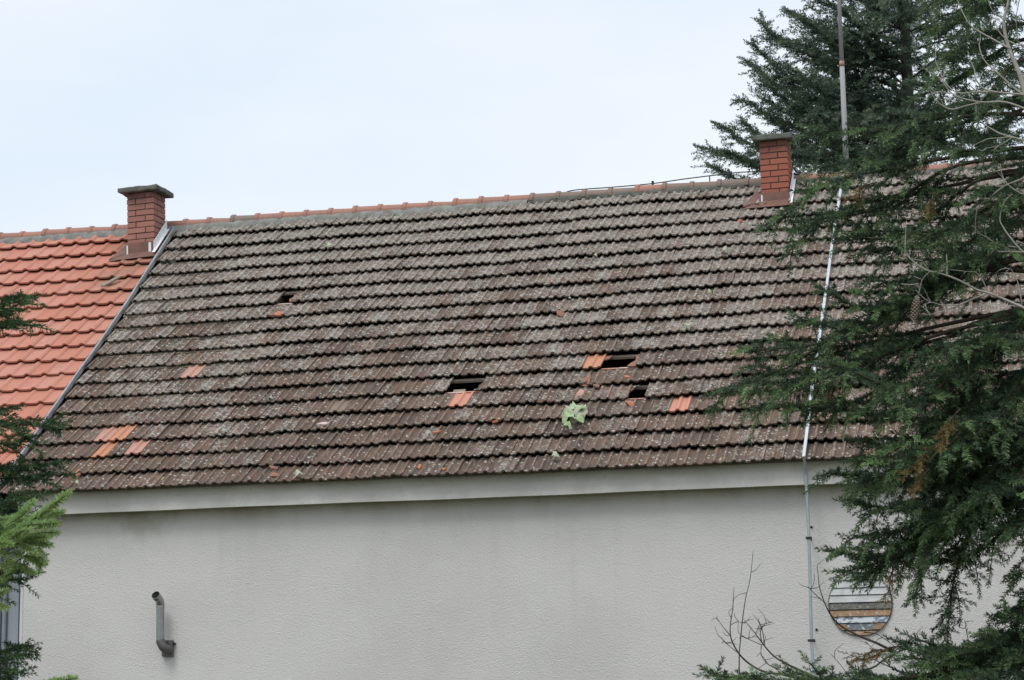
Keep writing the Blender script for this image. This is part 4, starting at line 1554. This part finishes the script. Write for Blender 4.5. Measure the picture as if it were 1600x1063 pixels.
# a few withered brown sprays hang in it
rngw = np.random.default_rng(3)
folw = Foliage(T_FINE)
for a, b, dy in (((1470, 690), (1418, 742), -.9), ((1450, 735), (1425, 770), -.9), ((1370, 285), (1322, 308), -.35), ((1330, 585), (1275, 640), -.1), ((1330, 590), (1292, 668), .1), ((1500, 640), (1470, 690), -1.0),
                 ((1400, 880), (1380, 935), -.2), ((1410, 1010), (1345, 1030), -.1), ((1400, 1020), (1325, 1022), .1), ((1470, 300), (1445, 330), -.8)):
    w_ = grow_branch(rngw, folw, at(a[0], a[1], YF + dy), at(b[0], b[1], YF + dy), sec_len=0.10, sec_step=0.05, spr_step=0.06, droop=1.2, bare=0.2, spr=0.55, tint=0.3, rad=0.005)
    w_.build('withered_twig', MAT['bark'], ff_, smooth=True, fix=False)
o = link('withered_needles', folw.mesh('withered_needles', rngw), None, MAT['needle_brown'])
keep(o, ff_)
o['label'] = 'withered brown sprays'

# --- tall fir behind the house
YK = 35.0
kx = at(1418, 200, YK)[0]
kbase, ktop = V([kx, YK, 0]), V([kx + 0.1, YK, 19.5])
KB = []
for px, py, sy, dy in ((1098, 232, 330, 0), (1112, 262, 350, .8), (1125, 198, 290, -.6), (1162, 158, 262, .3), (1140, 240, 330, -1.2), (1178, 72, 195, 0), (1172, 100, 215, .9), (1190, 38, 150, -.5),
                       (1195, 130, 235, -1.0), (1215, 60, 150, 1.0), (1232, 20, 105, .2), (1262, -8, 80, -.6), (1255, 30, 120, 1.3), (1290, -40, 40, .4), (1310, -70, 10, -.4), (1210, 190, 285, 1.5),
                       (1185, 215, 310, -1.6), (1240, 110, 215, -1.6), (1250, 160, 265, 1.8), (1290, 60, 140, -1.4), (1300, 110, 200, 1.6), (1320, 20, 100, -1.2), (1340, 180, 260, -1.8), (1290, 210, 300, -1.8),
                       (1160, 190, 290, 1.2), (1350, -20, 50, 1.4), (1215, 120, 225, .2), (1235, 165, 262, -.4), (1265, 70, 172, .5), (1200, 160, 260, .6), (1280, 130, 215, -.6)):
    KB.append(dict(z=pz(1418, sy, YK), tip=at(px, py, YK + dy), lift=-0.02, sag_=0.10))
rg = np.random.default_rng(8)
for i in range(84):
    z = 5.0 + 13.5 * i / 84
    a = R(rg.uniform(-180, 180)) if z > 15.6 or i % 4 == 0 else R(rg.uniform(-105, 105))
    ln = 4.0 * (1 - z / 20.5) + 0.3
    ln *= rg.uniform(0.75, 1.05)
    KB.append(dict(z=z, tip=V([kx + ln * math.cos(a), YK + ln * math.sin(a), z + 0.10 * ln]), sec_step=0.22, spr_step=0.12))
for i in range(12):
    px, py = rg.uniform(1230, 1420), rg.uniform(-20, 250)
    KB.append(dict(z=pz(1418, py + rg.uniform(40, 90), YK), tip=at(px, py, YK + rg.uniform(-2.2, -0.6)), lift=-0.02, sag_=0.1))
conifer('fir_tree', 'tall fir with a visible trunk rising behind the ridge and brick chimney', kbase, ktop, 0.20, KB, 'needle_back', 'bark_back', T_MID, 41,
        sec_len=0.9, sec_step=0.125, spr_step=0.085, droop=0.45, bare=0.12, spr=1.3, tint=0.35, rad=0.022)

# --- fir at the left edge, nearer the lens
YL = 9.4
lx = at(-330, 600, YL)[0]
lbase, ltop = V([lx, YL, 0]), V([lx, YL + .05, 7.4])
LB = []


def lb(sy, tx, ty, dy=0.0, **k):
    LB.append(dict(z=pz(-330, sy, YL), tip=at(tx, ty, YL + dy), **k))


lb(430, 47, 468, 0.0, sec_len=0.17, sec_step=0.05)
lb(450, 40, 508, 0.15, sec_len=0.17, sec_step=0.05)
lb(440, 22, 470, -0.2, sec_len=0.16)
lb(590, 88, 662, 0.1, sec_len=0.16, sec_step=0.05)
lb(600, 52, 690, -0.1, sec_len=0.22)
lb(600, 8, 640, 0.2, sec_len=0.2)
lb(640, 85, 722, 0.0, sec_len=0.18, sec_step=0.05)
lb(655, 60, 745, 0.2, sec_len=0.22)
lb(670, 45, 780, -0.1, sec_len=0.22)
lb(690, 20, 800, 0.3, sec_len=0.24)
lb(850, 44, 893, 0.1, sec_len=0.14, sec_step=0.06)
lb(870, 20, 905, -0.1, sec_len=0.14)
lb(960, 44, 1022, 0.0, sec_len=0.14, sec_step=0.06)
lb(980, 38, 1012, 0.2, sec_len=0.14)
lb(1000, 30, 1050, -0.1, sec_len=0.16)
lb(700, 10, 850, 0.3, sec_len=0.22)
rg = np.random.default_rng(9)
for i in range(30):
    z = 0.9 + 6.3 * i / 30
    a = R(rg.uniform(60, 300))
    ln = 1.5 * (1 - z / 7.9) + 0.3
    LB.append(dict(z=z, tip=V([lx + ln * math.cos(a), YL + ln * math.sin(a), z - 0.1 * ln]), sec_step=0.14, spr_step=0.08))
lf, _, _ = conifer('fir_tree', 'fir whose dark branch tips and one light green bough enter at left edge', lbase, ltop, 0.11, LB, 'needle_left', 'bark', T_FINE, 51,
                   sec_len=0.24, sec_step=0.05, spr_step=0.034, droop=0.3, bare=0.35, spr=0.9, tint=0.28)
# its bough of fresh pale shoots
rng = np.random.default_rng(61)
fol = Foliage(T_FAT)
shoots = [((52, 812), (108, 770), 1.0), ((60, 806), (97, 800), .8), ((40, 822), (90, 818), 1.0), ((50, 835), (92, 832), .8), ((38, 845), (80, 852), .8), ((48, 858), (72, 868), .6),
          ((40, 870), (68, 884), .7), ((20, 815), (52, 785), .9), ((0, 835), (38, 805), 1.0), ((-10, 815), (24, 810), .9), ((0, 850), (34, 832), .9), ((25, 850), (55, 862), .8),
          ((10, 865), (30, 868), .7), ((-12, 850), (18, 850), .9), ((20, 880), (52, 895), .7), ((-10, 880), (14, 890), .7), ((-12, 930), (12, 922), .7), ((-5, 945), (10, 950), .6),
          ((60, 870), (60, 897), .5), ((30, 835), (62, 845), .9), ((72, 1068), (118, 1060), .7), ((85, 1075), (125, 1068), .7), ((45, 842), (75, 840), .8), ((15, 835), (48, 828), .9),
          ((52, 872), (74, 880), .7), ((10, 900), (26, 880), .6)]
wb = MB()
hub = at(-330, 800, YL)
for (a, b, s_) in shoots:
    dy = rng.uniform(-.12, .12) - 0.35
    A, B = at(a[0], a[1], YL + dy), at(b[0], b[1], YL + dy + rng.uniform(-.05, .03))
    ln = np.linalg.norm(B - A)
    n = max(2, int(ln / 0.022))
    f_ = np.linspace(0, 1, n)
    pos = A + (B - A) * f_[:, None]
    fol.add(pos - nrm(B - A) * 0.05, np.tile(nrm(B - A), (n, 1)) + rng.normal(0, .05, (n, 3)), rng.normal(0, 1, (n, 3)), np.full(n, 0.72) + rng.uniform(0, .12, n) + 0.3 * s_, np.clip(rng.normal(0.45, .2, n) + 0.15 * (f_ - .5), 0, 1))
    bk_ = at(a[0] - 90, a[1] + 25, YL + dy * 0.3)
    wb.tube(bez([hub + V([0, 0, rng.uniform(-.1, .1)]), bk_, A, B], 5), [0.005 - 0.0042 * i / 15 for i in range(16)], 5, caps=False)
wb.build('fresh_branch', MAT['bark'], lf, smooth=True, fix=False)
o = link('fresh_shoots', fol.mesh('fresh_shoots', rng), None, MAT['needle_new'])
keep(o, lf)
o['label'] = 'pale yellow green new growth'

# ------------------------------------------------------------------ bare tree at the right edge
YD = 12.0
rr = random.Random(77)
stem_px = [(1582, -60), (1576, 0), (1569, 29), (1571, 56), (1581, 88), (1593, 115), (1602, 147), (1616, 220), (1630, 330), (1640, 480), (1650, 700), (1662, 1000)]
sp_ = [at(x, y, YD) for x, y in stem_px]
sp_.append(V([sp_[-1][0] + 0.05, YD, 0.0]))
bt = empty('bare_tree', sp_[-1], 'leafless grey tree with thin curving branches and a cone at the right edge', 'bare tree')
path = bez(sp_, 5)
nP = len(path)
MB().tube(path, [0.0055 + 0.022 * (i / nP) ** 1.2 for i in range(nP)], 8).build('trunk', MAT['bare'], bt, smooth=True)
BR = [
    [(1495, -4), (1500, 14), (1515, 38), (1532, 52), (1552, 62), (1577, 78)],
    [(1553, 28), (1560, 47), (1573, 62), (1590, 70), (1603, 82), (1612, 200)],
    [(1541, -6), (1550, 18), (1561, 25), (1570, 32)],
    [(1533, 50), (1533, 62), (1530, 72), (1535, 88), (1546, 105), (1560, 118), (1583, 136), (1603, 150)],
    [(1513, 80), (1516, 95), (1523, 108), (1527, 125), (1545, 142), (1600, 150)],
    [(1461, 78), (1463, 95), (1468, 112), (1474, 125), (1485, 138), (1500, 145), (1530, 145), (1560, 144), (1603, 150)],
    [(1443, 105), (1455, 114), (1470, 122), (1480, 138), (1490, 150), (1510, 157), (1535, 161), (1570, 160), (1607, 172)],
    [(1449, 153), (1462, 145), (1485, 147)],
    [(1451, 137), (1460, 155), (1475, 167), (1490, 170), (1510, 165), (1535, 161)],
    [(1525, 163), (1526, 180), (1532, 192), (1550, 203), (1570, 210), (1615, 222)],
    [(1520, 227), (1540, 217), (1560, 216), (1578, 213)],
    [(1541, 232), (1560, 228), (1582, 214)],
    [(1486, 104), (1478, 107), (1474, 120)],
    [(1415, 345), (1414, 390), (1420, 402), (1432, 413), (1452, 423), (1475, 430), (1500, 441), (1525, 452), (1545, 460), (1570, 470), (1600, 481), (1640, 500)],
    [(1409, 444), (1422, 444), (1437, 445)],
    [(1453, 425), (1440, 437), (1434, 462)],
    [(1437, 490), (1455, 493), (1480, 482), (1500, 476), (1520, 468), (1541, 459)],
    [(1455, 473), (1475, 476), (1500, 476)],
    [(1486, 421), (1510, 424), (1527, 429), (1545, 460)],
    [(1480, 398), (1479, 415), (1480, 432)],
    [(1440, 395), (1441, 408), (1452, 423)],
    [(1524, 365), (1525, 345), (1530, 325), (1545, 310), (1570, 290), (1600, 277), (1622, 262)],
    [(1563, 255), (1565, 275), (1575, 290), (1600, 306), (1626, 300)],
    [(1580, 303), (1570, 318), (1563, 340), (1567, 355), (1580, 375), (1600, 394), (1635, 420)],
    [(1542, 371), (1560, 380), (1590, 386)],
    [(1556, 387), (1560, 393), (1580, 394), (1600, 396)],
    [(1590, 60), (1588, 30), (1594, 0), (1596, -20)],
    [(1578, 420), (1590, 440), (1596, 478)],
]
for br in BR:
    dy = rr.uniform(-0.12, 0.12)
    n = len(br)
    ends_on_trunk = br[-1][0] > 1601
    pts = [at(x + rr.uniform(-1.6, 1.6), y + rr.uniform(-1.6, 1.6), YD + dy * (1 - i / n) - 0.02) for i, (x, y) in enumerate(br)]
    pa_ = bez(pts, 4)
    m_ = len(pa_)
    big = n > 5
    r0, r1 = 0.0017, (0.0062 if big else 0.0036)
    if br[0] == (1415, 345): r1 = 0.0095
    MB().tube(pa_, [r0 + (r1 - r0) * (i / m_) for i in range(m_)], 5).build('branch', MAT['bare'], bt, smooth=True)
# side twiglets
for k in range(46):
    br = BR[rr.randrange(len(BR))]
    i = rr.randrange(len(br) - 1)
    x, y = br[i]
    a = rr.uniform(2.2, 4.6)
    l = rr.uniform(8, 26)
    pts = [at(x, y, YD - .02), at(x + l * .5 * math.cos(a), y + l * .5 * math.sin(a), YD - .03), at(x + l * math.cos(a + rr.uniform(-.5, .5)), y + l * math.sin(a + rr.uniform(-.5, .5)), YD + rr.uniform(-.08, .05))]
    MB().tube(bez(pts, 3), [0.003 - 0.0003 * j for j in range(7)], 4).build('twig', MAT['bare'], bt, smooth=True)
# hanging cone with scales
ct, cb = at(1434, 462, YD - .02), at(1427, 500, YD - .02)
ax = nrm(cb - ct)
cl_ = np.linalg.norm(cb - ct)
e1 = nrm(np.cross(ax, (0, 1, 0)))
e2 = np.cross(ax, e1)
w = MB()
ns = 90
w.tube([ct + ax * cl_ * f_ for f_ in (0, .2, .6, 1)], [0.006, 0.012, 0.012, 0.004], 6)
for i in range(ns):
    f_ = (i + 0.5) / ns
    a = i * 2.39996
    rd = 0.021 * math.sin(math.pi * (0.12 + 0.80 * f_)) ** 0.7
    o_ = e1 * math.cos(a) + e2 * math.sin(a)
    tg = np.cross(ax, o_)
    p_ = ct + ax * cl_ * f_
    A_ = p_ + o_ * rd * 0.4
    B_ = p_ + o_ * rd * 1.15 + ax * 0.010
    w.add([A_ - tg * 0.005, A_ + tg * 0.005, B_ + tg * 0.007 - ax * .002, B_ + ax * 0.004 + o_ * .002, B_ - tg * 0.007 - ax * .002], [(0, 1, 2, 3, 4)])
w.build('cone', MAT['cone'], bt, fix=False)

# ------------------------------------------------------------------ leafless shrub below the wall
YS = 14.0
hubS = at(1330, 1085, YS)
sb = empty('bare_shrub', V([hubS[0], YS, 0]), 'leafless dark twigs rising in front of the wall near the round window', 'shrub')
MB().tube(bez([V([hubS[0] + .1, YS, 0]), V([hubS[0] + .05, YS, 0.9]), hubS, at(1370, 1040, YS), at(1400, 1020, YS)], 5), [0.012 - 0.0004 * i for i in range(21)], 7).build('stem', MAT['twig'], sb, smooth=True)
SB = [
    ([(1177, 860), (1172, 905), (1165, 935), (1160, 970), (1157, 1000), (1155, 1030), (1160, 1068), (1200, 1130), (1300, 1180)], 0.0055),
    ([(1147, 918), (1145, 950), (1141, 980), (1143, 1000), (1155, 1022), (1172, 1038), (1195, 1050), (1230, 1056), (1290, 1075), (1330, 1085)], 0.0095),
    ([(1162, 968), (1180, 990), (1195, 1010), (1210, 1026), (1230, 1038), (1255, 1050), (1330, 1085)], 0.009),
    ([(1184, 966), (1191, 985), (1195, 1010)], 0.004),
    ([(1207, 972), (1195, 976), (1188, 988), (1190, 1002)], 0.004),
    ([(1120, 966), (1130, 980), (1140, 992)], 0.0035),
    ([(1128, 998), (1140, 1010), (1155, 1022)], 0.003),
    ([(1165, 974), (1152, 972), (1143, 976)], 0.003),
    ([(1278, 895), (1281, 920), (1292, 950), (1305, 970), (1320, 982), (1345, 995), (1370, 1005), (1400, 1020)], 0.0095),
    ([(1262, 916), (1271, 926), (1284, 938)], 0.0035),
    ([(1189, 1010), (1190, 1025), (1200, 1038), (1215, 1046)], 0.004),
    ([(1160, 994), (1172, 1000), (1190, 1008)], 0.003),
    ([(1507, 968), (1513, 1000), (1522, 1014), (1540, 1060)], 0.005),
    ([(1414, 988), (1424, 1000), (1440, 1014), (1460, 1040)], 0.0045),
    ([(1298, 1022), (1310, 1035), (1325, 1055), (1335, 1075)], 0.003),
    ([(1352, 1002), (1380, 1030), (1400, 1048), (1440, 1060)], 0.0045),
    ([(1330, 1020), (1352, 1025), (1385, 1040), (1420, 1055)], 0.0045),
    ([(1556, 962), (1580, 970), (1610, 975)], 0.003),
    ([(1400, 1012), (1372, 992), (1350, 988)], 0.004),
]
for br, r1 in SB:
    pts = [at(x, y, YS + rr.uniform(-.06, .06)) for x, y in br]
    pa_ = bez(pts, 4)
    m_ = len(pa_)
    MB().tube(pa_, [0.0016 + (r1 - 0.0016) * (i / m_) ** 0.8 for i in range(m_)], 5).build('twig', MAT['twig'], sb, smooth=True)
for k in range(70):
    br = SB[rr.randrange(len(SB))][0]
    i = rr.randrange(max(1, len(br) - 2))
    f_ = rr.random()
    x, y = br[i][0] * (1 - f_) + br[i + 1][0] * f_, br[i][1] * (1 - f_) + br[i + 1][1] * f_
    a = rr.uniform(2.4, 6.4)
    l = rr.uniform(8, 28)
    pts = [at(x, y, YS), at(x + l * .5 * math.cos(a), y + l * .5 * math.sin(a), YS), at(x + l * math.cos(a + rr.uniform(-.6, .6)), y + l * math.sin(a + rr.uniform(-.6, .6)), YS + rr.uniform(-.08, .05))]
    MB().tube(bez(pts, 3), [0.0024 - 0.0002 * j for j in range(7)], 4).build('twig', MAT['twig'], sb, smooth=True)
